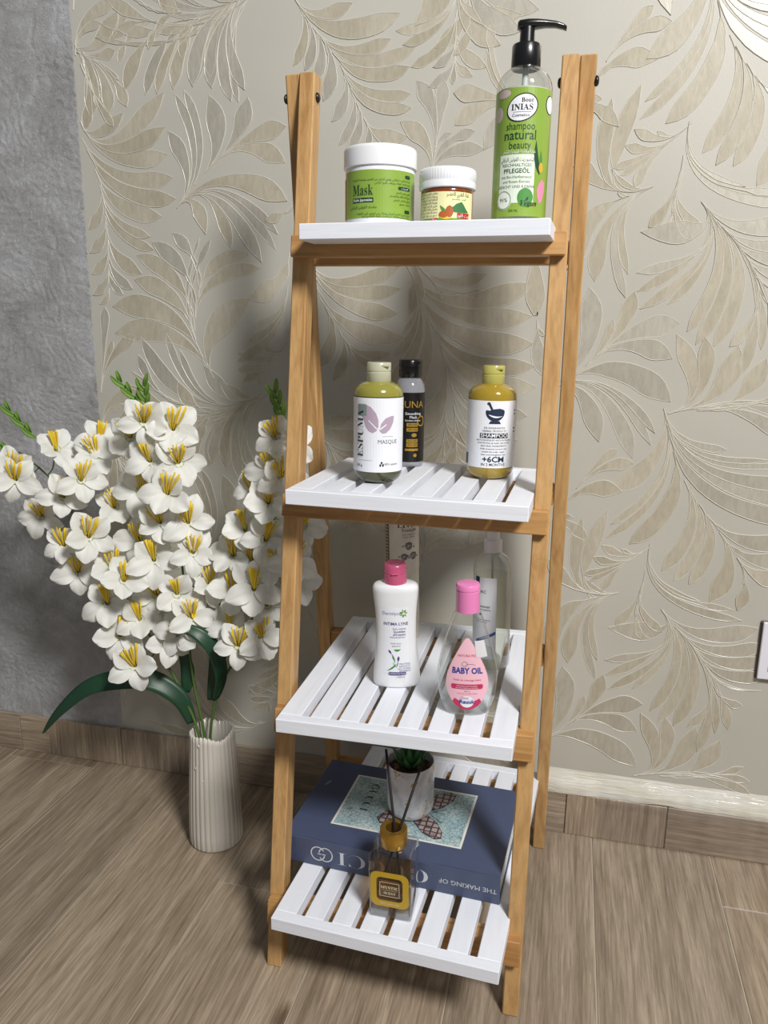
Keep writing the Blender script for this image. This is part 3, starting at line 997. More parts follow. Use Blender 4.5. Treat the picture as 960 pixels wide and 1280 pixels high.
rest = make('embossed_leaves', stuff_v, stuff_f, [LEAF_MATT, LEAF_LINE, LEAF_PEARL], paper, smooth=False, fmat=stuff_m)
rest['kind'] = 'stuff'

# skirting of tile offcuts
bb = box('baseboard_back', -2.2, 2.3, 0.525, WALL_Y, 0, 0.083, GROUT, None, 0)
bb['kind'] = 'structure'
bj = [-2.2, -1.9, -1.6, -1.33, -1.12, -0.952, -0.878, -0.699, -0.52, -0.31, -0.12, 0.06, 0.2435, 0.425, 0.63, 0.84, 1.1, 1.4, 1.7, 2.0, 2.3]
for k, (a, b) in enumerate(zip(bj, bj[1:])):
    p = box('skirting_tile', -(b - a) / 2 + 0.0008, (b - a) / 2 - 0.0008, -0.006, 0.006, -0.0428, 0.0428, SKIRT_Z if k in (6, 7, 12, 3, 16) else SKIRT_X, bb, 0.0008)
    p.location = ((a + b) / 2, 0.526, 0.0432)

# loose lower edge of the wallpaper, bulging over the skirting under clear film
def fold():
    m = mat('glossy_paper_edge', (222, 219, 206), 0.16, coat=1.0)
    t = NT(m)
    a = t.noise(t.coords((12, 1, 60)), 1.0, 4, 0.6, 1.0)
    t.l(t.ramp(a, [(0.3, lin((214, 209, 190))), (0.6, lin((228, 226, 218)))]), t.b.inputs['Base Color'])
    t.bump(t.noise(t.coords((10, 1, 120)), 1.0, 4, 0.6, 0.8), 0.8, 0.003)
    v, f = [], []
    nx, nt = 260, 10
    for i in range(nx + 1):
        x = 0.195 + 1.3 * i / nx
        amp = 0.8 + 0.45 * mnoise.noise(Vector((x * 14, 0, 0))) + 0.2 * mnoise.noise(Vector((x * 45, 2, 0)))
        low = 0.0865 + 0.005 * mnoise.noise(Vector((x * 11, 5, 0)))
        for k in range(nt + 1):
            t_ = k / nt
            z = 0.132 + (low - 0.132) * t_
            y = PAPER_Y - 0.0004 - amp * 0.012 * math.sin(PI * 0.62 * t_) ** 1.5 - 0.0012 * mnoise.noise(Vector((x * 38, z * 50, 1))) * t_
            v.append((x, min(y, PAPER_Y - 0.0003), z))
    for i in range(nx):
        for k in range(nt):
            a = i * (nt + 1) + k
            f.append((a, a + 1, a + nt + 2, a + nt + 1))
    o = make('paper_edge', v, f, m, paper, smooth=True)
    o['label'] = 'glossy loose lower edge of the wallpaper'
fold()
def clear_film(name, tint=(1, 1, 1), gl=0.04, rough=0.12, ior=1.25, bumpy=0.0, scale=60):
    m = bpy.data.materials.new(name)
    m.use_nodes = True
    nt = m.node_tree
    nt.nodes.clear()
    out = nt.nodes.new('ShaderNodeOutputMaterial')
    tr = nt.nodes.new('ShaderNodeBsdfTransparent')
    tr.inputs[0].default_value = (*tint, 1)
    g = nt.nodes.new('ShaderNodeBsdfGlossy')
    g.inputs['Roughness'].default_value = rough
    fr = nt.nodes.new('ShaderNodeLayerWeight')
    fr.inputs['Blend'].default_value = 0.5
    pw = nt.nodes.new('ShaderNodeMath')
    pw.operation = 'POWER'
    pw.inputs[1].default_value = 2.2
    nt.links.new(fr.outputs['Facing'], pw.inputs[0])
    ad = nt.nodes.new('ShaderNodeMath')
    ad.operation = 'MULTIPLY_ADD'
    ad.use_clamp = True
    ad.inputs[1].default_value = (ior - 1.0) * 3.6
    ad.inputs[2].default_value = gl
    nt.links.new(pw.outputs[0], ad.inputs[0])
    mx = nt.nodes.new('ShaderNodeMixShader')
    nt.links.new(ad.outputs[0], mx.inputs[0])
    nt.links.new(tr.outputs[0], mx.inputs[1])
    nt.links.new(g.outputs[0], mx.inputs[2])
    nt.links.new(mx.outputs[0], out.inputs[0])
    if bumpy:
        tc = nt.nodes.new('ShaderNodeTexCoord')
        ns = nt.nodes.new('ShaderNodeTexNoise')
        ns.inputs['Scale'].default_value = scale
        bp = nt.nodes.new('ShaderNodeBump')
        bp.inputs['Strength'].default_value = bumpy
        bp.inputs['Distance'].default_value = 0.002
        nt.links.new(tc.outputs['Object'], ns.inputs['Vector'])
        nt.links.new(ns.outputs['Fac'], bp.inputs['Height'])
        nt.links.new(bp.outputs[0], g.inputs['Normal'])
        nt.links.new(bp.outputs[0], fr.inputs['Normal'])
    MATS[name] = m
    return m
fv, ff = [], []
nx, nz = 120, 10
for i in range(nx + 1):
    x = 0.30 + 0.48 * i / nx
    for k in range(nz + 1):
        z = 0.006 + 0.0885 * k / nz
        y = 0.5172 - 0.0012 * (mnoise.noise(Vector((x * 60, 1, z * 6))) + 0.5) - 0.001 * (mnoise.noise(Vector((x * 8, 4, z * 60))) + 0.5) - (0.004 if k >= 9 else 0)
        fv.append((x, y, z))
for i in range(nx):
    for k in range(nz):
        a = i * (nz + 1) + k
        ff.append((a, a + nz + 1, a + nz + 2, a + 1))
film = make('plastic_film', fv, ff, clear_film('clear_plastic_film', (0.96, 0.96, 0.97), 0.10, 0.22, 1.4), None, smooth=True)
film['label'] = 'clear wrinkled plastic film stuck over the skirting under the wallpaper edge'
film['category'] = 'plastic film'

# wall plate at the right
PLATE = mat('white_plastic_plate', (226, 226, 236), 0.3)
plate = thing('wall_switch', 'white square wall switch plate with dark rim on the leaf wallpaper', 'switch', (0.588, PAPER_Y, 0.408))
box('backplate', -0.0455, 0.0455, -0.005, 0.0, -0.0525, 0.0525, mat('dark_rim', (92, 84, 76), 0.5), plate, 0.001)
box('faceplate', -0.0435, 0.0455, -0.011, -0.005, -0.0505, 0.0525, PLATE, plate, 0.002, 2)
box('rocker', -0.028, 0.028, -0.0135, -0.011, -0.034, 0.034, PLATE, plate, 0.0012, 2)

# ------------------------------------------------------------------ the ladder shelf
HW, LG, LW, RW_ = 0.16, 0.005, 0.0222, 0.0213
LA, LB, HT = 0.0857, 0.15554, 1.2766
RA, RB = 0.4626, -0.1386
ST = 0.020
SHELF = {1: dict(z=1.0660, w=-0.0407, r=-0.0039, tz=0.0), 2: dict(z=0.7256, w=-0.0214, r=-0.0041, tz=0.0001), 3: dict(z=0.4209, w=-0.0145, r=0.0202, tz=0.0135), 4: dict(z=0.1338, w=-0.0688, r=0.0146, tz=0.0184)}
for k, s in SHELF.items():
    s['yf'] = 0.0048 + 0.15554 * s['z']
    s['yb'] = RA + RB * s['z'] + 0.0336
def shelf_pt(k, x, y0, dz=0.0):
    """point on shelf k: x across, y0 depth before the shelf's small turn, dz above its top face"""
    s = SHELF[k]
    return Vector((x - s['w'] * y0, y0 + s['w'] * x, s['z'] + s['r'] * x + s['tz'] * (y0 - s['yf']) / (s['yb'] - s['yf']) + dz))
def shelf_z(k, x, y):
    s = SHELF[k]
    y0 = y - s['w'] * x
    return s['z'] + s['r'] * x + s['tz'] * (y0 - s['yf']) / (s['yb'] - s['yf'])
def shelf_frame(k, x, y, turn=0.0):
    """matrix of a thing standing on shelf k at x, y, turned about its own axis"""
    s = SHELF[k]
    ex = Vector((1, 0, s['r'])).normalized()
    ey = Vector((0, 1, s['tz'] / (s['yb'] - s['yf'])))
    ez = ex.cross(ey).normalized()
    ey = ez.cross(ex)
    m = Matrix((ex, ey, ez)).transposed().to_4x4() @ Matrix.Rotation(turn, 4, 'Z')
    m.translation = Vector((x, y, shelf_z(k, x, y) + 0.0003))
    return m

BASE = Vector((0, 0.28, 0))
lad = thing('ladder_shelf', 'pine ladder shelf with four slatted white shelves', 'shelf', BASE)
def L_(p):
    return Vector(p) - BASE
def leg(name, xa, xb, y0, sl, z0, z1, dep, m):
    yb = lambda z: y0 + sl * z
    c = [L_((xa, yb(z0), z0)), L_((xb, yb(z0), z0)), L_((xb, yb(z0) + dep, z0)), L_((xa, yb(z0) + dep, z0)), L_((xa, yb(z1), z1)), L_((xb, yb(z1), z1)), L_((xb, yb(z1) + dep, z1)), L_((xa, yb(z1) + dep, z1))]
    return block(name, c, m, lad, 0.0016)
XI = HW + LG
XO = XI + LW
DEP = 0.030
for s in (-1, 1):
    a, b = sorted((s * XI, s * XO))
    leg('front_leg', a, b, LA, LB, 0.0, HT, DEP, PINE_Z)
    a, b = sorted((s * (XO + 0.0004), s * (XO + RW_)))
    leg('rear_leg', a, b, RA, RB, 0.0, HT - 0.001, DEP, PINE_Z)
BAR = {1: (0.0132, -0.0160), 2: (0.0, -0.0310), 3: (0.0, -0.0360), 4: (0.0, -0.0360)}
for k, s in SHELF.items():
    zc = s['z'] - ST
    yl = LA + LB * (zc - 0.015)
    def corner(x, y, dz, dy=0.0):
        return L_((x, y + dy, shelf_z(k, x, y) - ST - 0.0004 + dz))
    y0, y1 = yl - 0.012, yl + 0.014
    bt, bb_ = BAR[k]
    sh, XB = -LB * (bt - bb_), XO - 0.0025
    c = [corner(-XB, y0, bb_, sh), corner(XB, y0, bb_, sh), corner(XB, y1, bb_, sh), corner(-XB, y1, bb_, sh), corner(-XB, y0, bt), corner(XB, y0, bt), corner(XB, y1, bt), corner(-XB, y1, bt)]
    BH = 0.032
    block('front_crossbar', c, PINE_X, lad, 0.0014)
    yr = RA + RB * (zc - 0.015)
    y0, y1 = yr + 0.003, yr + 0.025
    up = 0.012 if k == 1 else 0.0
    c = [corner(-XO, y0, up - BH), corner(XO, y0, up - BH), corner(XO, y1, up - BH), corner(-XO, y1, up - BH), corner(-XO, y0, up), corner(XO, y0, up), corner(XO, y1, up), corner(-XO, y1, up)]
    block('rear_crossbar', c, PINE_X, lad, 0.0014)
    # shelf: its front rail carries the back rail and the slats
    RD = 0.017
    RF = 0.070 if k == 1 else RD   # the top shelf has a broad front board
    P = lambda x, y, dz: L_(shelf_pt(k, x, y, dz))
    shelf = None
    for ya, yb in ((s['yf'], s['yf'] + RF), (s['yb'] - RD, s['yb'])):
        o = block('back_rail' if shelf else 'shelf', [P(-HW, ya, -ST), P(HW, ya, -ST), P(HW, yb, -ST), P(-HW, yb, -ST), P(-HW, ya, 0), P(HW, ya, 0), P(HW, yb, 0), P(-HW, yb, 0)], WHITE_RAIL, shelf or lad, 0.0010)
        shelf = shelf or o
    edge_w, slot = 0.0315, 0.0125
    inner = (2 * HW - 2 * edge_w - 7 * slot) / 6
    x = -HW
    for i in range(8):
        w = edge_w if i in (0, 7) else inner
        xa, xb = x, x + w
        ya, yb = s['yf'] + RF - 0.0002, s['yb'] - RD + 0.0002
        e = 0.0003 if i % 2 else 0.0
        block('slat', [P(xa, ya, -ST), P(xb, ya, -ST), P(xb, yb, -ST), P(xa, yb, -ST), P(xa, ya, -e), P(xb, ya, -e), P(xb, yb, -e), P(xa, yb, -e)], WHITE_WOOD, shelf, 0.0010)
        x = xb + slot
# bolts at the hinge
BOLT = mat('dark_steel_bolt', (70, 64, 60), 0.35, 0.9)
zb = 1.246
yb_ = LA + LB * zb + 0.014
for s in (-1, 1):
    for x, d in ((s * XI, -s), (s * (XO + RW_), s)):
        v, f = loft_vf([(0, 0.0066), (0.0022, 0.0062), (0.0038, 0.0042), (0.0043, 0.0012)], 16)
        v = [L_((x + d * c, yb_ + a, zb + b)) for a, b, c in v]
        make('bolt', v, f if d < 0 else [q[::-1] for q in f], BOLT, lad, smooth=True)

# ------------------------------------------------------------------ shared materials of the goods
WHITE_PL = mat('white_plastic', (232, 233, 236), 0.30, coat=0.3)
BLACK_PL = mat('black_plastic', (18, 18, 20), 0.28, coat=0.3)
INK = mat('black_ink', (24, 26, 30), 0.6)
GREYINK = mat('grey_ink', (96, 96, 104), 0.6)
NAVY = mat('navy_ink', (22, 40, 70), 0.6)
PAPERW = mat('white_label_paper', (234, 236, 242), 0.42)
GREEN_L = mat('lime_label', (136, 166, 66), 0.35, coat=0.2)
DKGREEN = mat('dark_green_ink', (28, 66, 40), 0.5)
MIDGREEN = mat('leaf_green_ink', (70, 140, 60), 0.5)
GOLD = mat('gold', (196, 154, 70), 0.28, 0.9)
GOLDINK = mat('gold_ink', (190, 150, 60), 0.35, 0.5)
def tinted(name, rgb, rough=0.2, trans=0.25, coat=0.6):
    return mat(name, rgb, rough, coat=coat, trans=trans)
TO_CAM = lambda x, y: math.atan2(CAM_POS.x - x, -(CAM_POS.y - y))

def stand(name, label, cat, k, x, y, turn=0.0, group=None):
    """a thing on shelf k whose front looks at the viewer's side, turned a little more"""
    a = TO_CAM(x, y)
    return thing(name, label, cat, group=group, mtx=shelf_frame(k, x, y, a + turn))

def flip_cap(parent, z0, z1, r, m, b=None, name='cap'):
    """disc-top cap: skirt with a step, flat lid with a thumb notch"""
    b = b or r
    h = z1 - z0
    p = [(z0, r * 0.97, b * 0.97), (z0 + 0.0006, r, b), (z0 + h * 0.48, r, b), (z0 + h * 0.50, r * 0.965, b * 0.965), (z0 + h * 0.545, r * 0.965, b * 0.965), (z0 + h * 0.565, r, b), (z1 - 0.0012, r, b), (z1 - 0.0003, r * 0.96, b * 0.96), (z1, r * 0.86, b * 0.86)]
    c = loft(name, p, m, parent, 36)
    box('thumb_tab', -r * 0.32 + r * 0.55, r * 0.32 + r * 0.55, -b * 0.99, -b * 0.6, z1 - h * 0.22, z1 - h * 0.1, m, c, 0.0006)
    return c

def lines(surf, rows, s, z, dz, size, m, parent, align='CENTER', **kw):
    for i, r in enumerate(rows):
        text(surf, r, s, z - dz * i, size, m, parent, align=align, **kw)

# ---------------------------------------------------------------- top shelf: mask jar
def mask_jar():
    t = stand('cosmetic_jar', 'large white tub with lime green label reading Mask, beside the amber jar', 'jar', 1, -0.0662, 0.262)
    r = 0.0468
    prof = [(0, r * 0.93), (0.002, r * 0.99), (0.005, r), (0.073, r), (0.075, r * 0.99), (0.078, r * 0.92)]
    loft('tub', prof, WHITE_PL, t, 56)
    R = 0.0492
    loft('lid', [(0.0752, R * 0.97), (0.0760, R), (0.0965, R), (0.0995, R * 0.985), (0.1012, R * 0.95), (0.1018, R * 0.9), (0.1012, R * 0.85), (0.1012, 0.004)], WHITE_PL, t, 56)
    S = Body(prof)
    lab = decal('label', S, rect(-1.28 * r, 1.38 * r, 0.0105, 0.0695), GREEN_L, t, 0.0003)
    lab['label'] = 'lime green printed label'
    decal('label_edge', S, rect(-1.48 * r, -1.30 * r, 0.0105, 0.062), mat('tan_strip', (150, 126, 80), 0.5), t, 0.0003)
    text(S, SERIF('Mask'), -0.0395, 0.0440, 0.0190, DKGREEN, lab, 'LEFT', width=0.030)
    decal('print_block', S, rect(-0.0395, -0.0085, 0.0292, 0.0352), DKGREEN, lab, 0.0005)
    text(S, 'Kulin Japonaise', -0.0240, 0.0323, 0.0046, PAPERW, lab, eps=0.0008, thick=0.01)
    text(S, arabic('ماسك الكولين الياباني'), -0.0240, 0.0235, 0.0046, DKGREEN, lab)
    for z, w in ((0.0625, 0.0105), (0.0477, 0.0215), (0.0195, 0.0105)):
        decal('print_block', S, rect(0.046 - w, 0.046, z - 0.0022, z + 0.0022, 0.002), DKGREEN, lab, 0.0005)
    text(S, arabic('المميزات'), 0.0355, 0.0477, 0.0034, PAPERW, lab, eps=0.0008)
    A = [arabic('ماسك بالزيت الياباني يغذي الشعر من الجذور ويمنحه النعومة'), arabic('ينعم الشعر الجاف ويرطب فروة الرأس'), arabic('يقوي جذور الشعر'), arabic('يمنع التساقط والتقصف'), arabic('يعطي لمعان طبيعي'), arabic('ترطيب عميق'), arabic('يوضع على الشعر المبلل ويدلك من الجذور الى الاطراف'), arabic('يترك عشرين دقيقة ثم يغسل بالماء الدافئ جيدا')]
    for z, i in ((0.0573, 0), (0.0532, 1), (0.0420, 2), (0.0375, 3), (0.0330, 4), (0.0285, 5), (0.0155, 6), (0.0117 + 0.0005, 7)):
        text(S, A[i], 0.046, z, 0.0036, DKGREEN, lab, 'RIGHT')
    return t
mask_jar()

# ---------------------------------------------------------------- top shelf: amber jar
def amber_jar():
    t = stand('cosmetic_jar', 'small amber jar with white screw lid and almond picture label', 'jar', 1, 0.0280, 0.250)
    r = 0.0345
    prof = [(0, r * 0.93), (0.002, r * 0.99), (0.004, r), (0.043, r), (0.0455, r * 0.98), (0.048, r * 0.9)]
    loft('glass_jar', prof, tinted('amber_plastic', (142, 66, 20), 0.15, 0.25), t, 48)
    R = 0.0372
    wob = lambda th, z: 1.0 + (0.006 * math.cos(60 * th) if 0.056 < z < 0.0685 else 0)
    loft('lid', [(0.0462, R * 0.97), (0.0470, R), (0.0530, R), (0.0545, R * 0.985), (0.0560, R * 0.985), (0.0570, R), (0.0680, R), (0.0700, R * 0.97), (0.0712, R * 0.92), (0.0716, R * 0.86), (0.0710, R * 0.8), (0.0710, 0.003)], WHITE_PL, t, 240, wob=wob)
    S = Body(prof)
    CREAM = mat('cream_label', (228, 224, 170), 0.4)
    lab = decal('label', S, rect(-1.3 * r, 1.2 * r, 0.0030, 0.0405), CREAM, t, 0.0003)
    decal('print_block', S, rect(-1.3 * r, 1.2 * r, 0.0030, 0.0085), mat('grass_green_ink', (96, 150, 60), 0.5), lab, 0.0005)
    RED = mat('red_ink', (176, 34, 30), 0.5)
    decal('print_block', S, rect(0.0135, 0.0325, 0.0085, 0.0150), RED, lab, 0.0007)
    text(S, arabic('زيت اللوز'), 0.0230, 0.0117, 0.0052, PAPERW, lab, eps=0.0010)
    decal('print_block', S, rect(-0.0215, -0.0120, 0.0040, 0.0085), RED, lab, 0.0007)
    text(S, '170 g', -0.0168, 0.0062, 0.0040, PAPERW, lab, eps=0.0010)
    hill = [(-0.002, 0.016), (0.004, 0.0165), (0.012, 0.0155), (0.024, 0.0155), (0.0315, 0.0160), (0.027, 0.0200), (0.0235, 0.0245), (0.0195, 0.0285), (0.0165, 0.0272), (0.0125, 0.0260), (0.0085, 0.0225), (0.004, 0.0205)]
    decal('green_powder_picture', S, hill, mat('powder_green_ink', (52, 110, 62), 0.6), lab, 0.0006)
    ALM = mat('almond_ink', (168, 84, 34), 0.5)
    decal('almond_picture', S, ell(0.0035, 0.0165, 0.0050, 0.0070, 18), ALM, lab, 0.0009)
    decal('almond_picture', S, ell(-0.0040, 0.0130, 0.0058, 0.0042, 18), ALM, lab, 0.0011)
    decal('print_block', S, leafpoly(-0.0095, 0.0095, 0.0080, 0.0085, 0.22, 0), mat('yellow_ink', (226, 190, 40), 0.5), lab, 0.0008)
    decal('leaf_picture', S, leafpoly(-0.0010, 0.0170, -0.0085, 0.0240, 0.35, 0.1), MIDGREEN, lab, 0.0008)
    text(S, arabic('غذاء الطين الأخضر'), 0.0155, 0.0372, 0.0070, DKGREEN, lab, width=0.032)
    text(S, arabic('للبشرة والجسم'), 0.0165, 0.0315, 0.0034, MIDGREEN, lab)
    rows = ['مقشر طبيعي للوجه والجسم', 'ينظف البشرة بعمق ويزيل', 'الخلايا الميتة ويغذيها', 'طريقة الاستعمال يدلك', 'على البشرة الرطبة', 'يغسل بالماء الدافئ', 'يحفظ بعيدا عن الحرارة', 'صنع من مواد طبيعية']
    for i, w in enumerate(rows):
        text(S, arabic(w), -0.0120, 0.0385 - 0.0038 * i, 0.0034, INK, lab, 'RIGHT')
    return t
amber_jar()

# ---------------------------------------------------------------- top shelf: pump bottle
CLEAR_PET = clear_film('clear_bottle_plastic', (0.95, 0.96, 0.95), 0.06, 0.06, 1.24)
def pump_bottle():
    t = stand('pump_bottle', 'tall clear pump bottle with black pump and green shampoo label', 'bottle', 1, 0.1209, 0.262, -0.10)
    r = 0.0350
    prof = [(0, r * 0.9), (0.002, r * 0.98), (0.005, r), (0.150, r), (0.165, r), (0.172, r * 0.965), (0.179, r * 0.87), (0.185, r * 0.72), (0.1885, r * 0.58), (0.191, r * 0.5), (0.197, r * 0.46)]
    loft('bottle', prof, CLEAR_PET, t, 48)
    inner = [(0.004, r * 0.9), (0.15, r * 0.95), (0.162, r * 0.945)]
    loft('liquid', inner, mat('milky_shampoo', (206, 212, 196), 0.3), t, 40)
    loft('dip_tube', [(0.163, 0.0038), (0.19, 0.0038), (0.1901, 0.008), (0.196, 0.008)], mat('frosted_tube', (200, 204, 204), 0.4), t, 16)
    c = loft('collar', [(0.1895, 0.0178), (0.1902, 0.0184), (0.2150, 0.0180), (0.2166, 0.0170), (0.2172, 0.0120)], BLACK_PL, t, 36)
    loft('stem', [(0.216, 0.0096), (0.2365, 0.0090)], BLACK_PL, t, 24)
    # spout head: a flat bill reaching to the side and dipping at its end
    secs = [(-0.0125, 0.2385, 0.006, 0.0040), (-0.010, 0.2390, 0.0095, 0.0050), (0.0, 0.2395, 0.0105, 0.0056), (0.011, 0.2400, 0.0095, 0.0050), (0.022, 0.2402, 0.0074, 0.0040), (0.034, 0.2392, 0.0064, 0.0034), (0.043, 0.2368, 0.0058, 0.0030), (0.0475, 0.2345, 0.0045, 0.0026)]
    v, f = [], []
    for x, z, w, h in secs:
        for k in range(12):
            a = 2 * PI * k / 12
            v.append((x, w * math.copysign(abs(math.cos(a)) ** 0.7, math.cos(a)), z + h * math.copysign(abs(math.sin(a)) ** 0.7, math.sin(a))))
    for i in range(len(secs) - 1):
        for k in range(12):
            k2 = (k + 1) % 12
            f.append((i * 12 + k, i * 12 + k2, (i + 1) * 12 + k2, (i + 1) * 12 + k))
    f += [tuple(range(11, -1, -1)), tuple((len(secs) - 1) * 12 + k for k in range(12))]
    hd = make('spout_head', v, f, BLACK_PL, t, smooth=True)
    hd.rotation_euler = (0, 0, 0.15)
    S = Body(prof)
    lab = decal('label', S, rect(-1.45 * r, 1.5 * r, 0.0105, 0.1600), GREEN_L, t, 0.0003)
    lab['label'] = 'lime green printed label'
    decal('print_block', S, rect(-0.0245, 0.0215, 0.0265, 0.0835), mat('pale_green_panel', (220, 230, 214), 0.4), lab, 0.0005)
    egg = [(x + 0.0035 * (z - 0.137) / 0.0145, z) for x, z in ell(0.0020, 0.1370, 0.0178, 0.0150, 30)]
    decal('emblem', S, [((x - 0.002) * 1.09 + 0.002, (z - 0.137) * 1.1 + 0.137) for x, z in egg], INK, lab, 0.0005)
    e = decal('emblem', S, egg, PAPERW, lab, 0.0007)
    text(S, SERIF('Bout'), 0.0080, 0.1452, 0.0072, INK, lab, eps=0.0010)
    text(S, SERIF('INIAS'), 0.0020, 0.1372, 0.0100, INK, lab, eps=0.0010, width=0.0265)
    decal('print_rule', S, rect(-0.009, 0.013, 0.1318, 0.1322), INK, lab, 0.0009)
    text(S, 'Cosmetics', 0.0005, 0.1282, 0.0050, INK, lab, eps=0.0010)
    PETAL = mat('petal_pink_ink', (206, 186, 180), 0.5)
    decal('petal_picture', S, ell(-0.0235, 0.1545, 0.0105, 0.0050, 18), PETAL, lab, 0.0005)
    decal('petal_picture', S, ell(-0.0310, 0.1320, 0.0075, 0.0090, 18), PETAL, lab, 0.0005)
    text(S, 'shampoo', 0.0010, 0.1158, 0.0125, DKGREEN, lab, width=0.036)
    text(S, 'natural', 0.0010, 0.1055, 0.0160, DKGREEN, lab, width=0.040, thick=0.008)
    text(S, 'beauty', 0.0010, 0.0938, 0.0125, DKGREEN, lab, width=0.027)
    text(S, arabic('عناية وتغذية طبيعية للشعر'), 0.0005, 0.0870, 0.0056, PAPERW, lab, width=0.042)
    text(S, arabic('شامبو زيت القولين الياباني'), -0.0015, 0.0775, 0.0064, INK, lab, width=0.043)
    text(S, 'REICHHALTIGES', -0.0015, 0.0708, 0.0052, DKGREEN, lab)
    text(S, 'PFLEGEÖL', -0.0015, 0.0640, 0.0074, DKGREEN, lab, thick=0.02)
    text(S, 'mit Bio-Hanfsamenöl', -0.0015, 0.0570, 0.0046, DKGREEN, lab)
    text(S, 'und Rosen-Extrakt', -0.0015, 0.0515, 0.0046, DKGREEN, lab)
    text(S, 'GESICHT UND KÖRPER', -0.0015, 0.0455, 0.0046, DKGREEN, lab)
    decal('stamp', S, ell(-0.0165, 0.0300, 0.0105, 0.0115, 24), mat('pale_stamp', (226, 232, 220), 0.4), lab, 0.0008)
    ring_decal('stamp_ring', S, -0.0165, 0.0300, 0.0098, 0.0108, 0.0006, DKGREEN, lab, 0.0010)
    text(S, '91%', -0.0165, 0.0300, 0.0064, DKGREEN, lab, eps=0.0012)
    decal('leaf_badge', S, ell(0.0110, 0.0330, 0.0100, 0.0110, 24), MIDGREEN, lab, 0.0008)
    text(S, ITAL('Vegan'), 0.0160, 0.0260, 0.0090, INK, lab, eps=0.0012)
    decal('leaf_picture', S, leafpoly(0.0120, 0.0290, 0.0150, 0.0340, 0.5), DKGREEN, lab, 0.0012)
    text(S, '300 ML', -0.0035, 0.0170, 0.0040, DKGREEN, lab)
    decal('leaf_picture', S, leafpoly(0.0290, 0.0600, 0.0220, 0.1000, 0.16, 0.06), DKGREEN, lab, 0.0006)
    decal('leaf_picture', S, leafpoly(0.0310, 0.0620, 0.0300, 0.0890, 0.2), MIDGREEN, lab, 0.0007)
    decal('almond_picture', S, ell(0.0310, 0.0690, 0.0036, 0.0062, 16), mat('argan_ink', (206, 168, 60), 0.5), lab, 0.0008)
    PINK = mat('pink_petal_ink', (216, 140, 170), 0.5)
    decal('petal_picture', S, [(0.0345, 0.0560), (0.0290, 0.0500), (0.0260, 0.0420), (0.0275, 0.0340), (0.0310, 0.0260), (0.0360, 0.0300), (0.0400, 0.0420), (0.0400, 0.0520)], PINK, lab, 0.0006)
    decal('emblem', S, ell(0.0425, 0.1430, 0.0085, 0.0110, 20), INK, lab, 0.0005)
    decal('emblem', S, ell(0.0432, 0.1430, 0.0078, 0.0100, 20), PAPERW, lab, 0.0007)
    return t
pump_bottle()

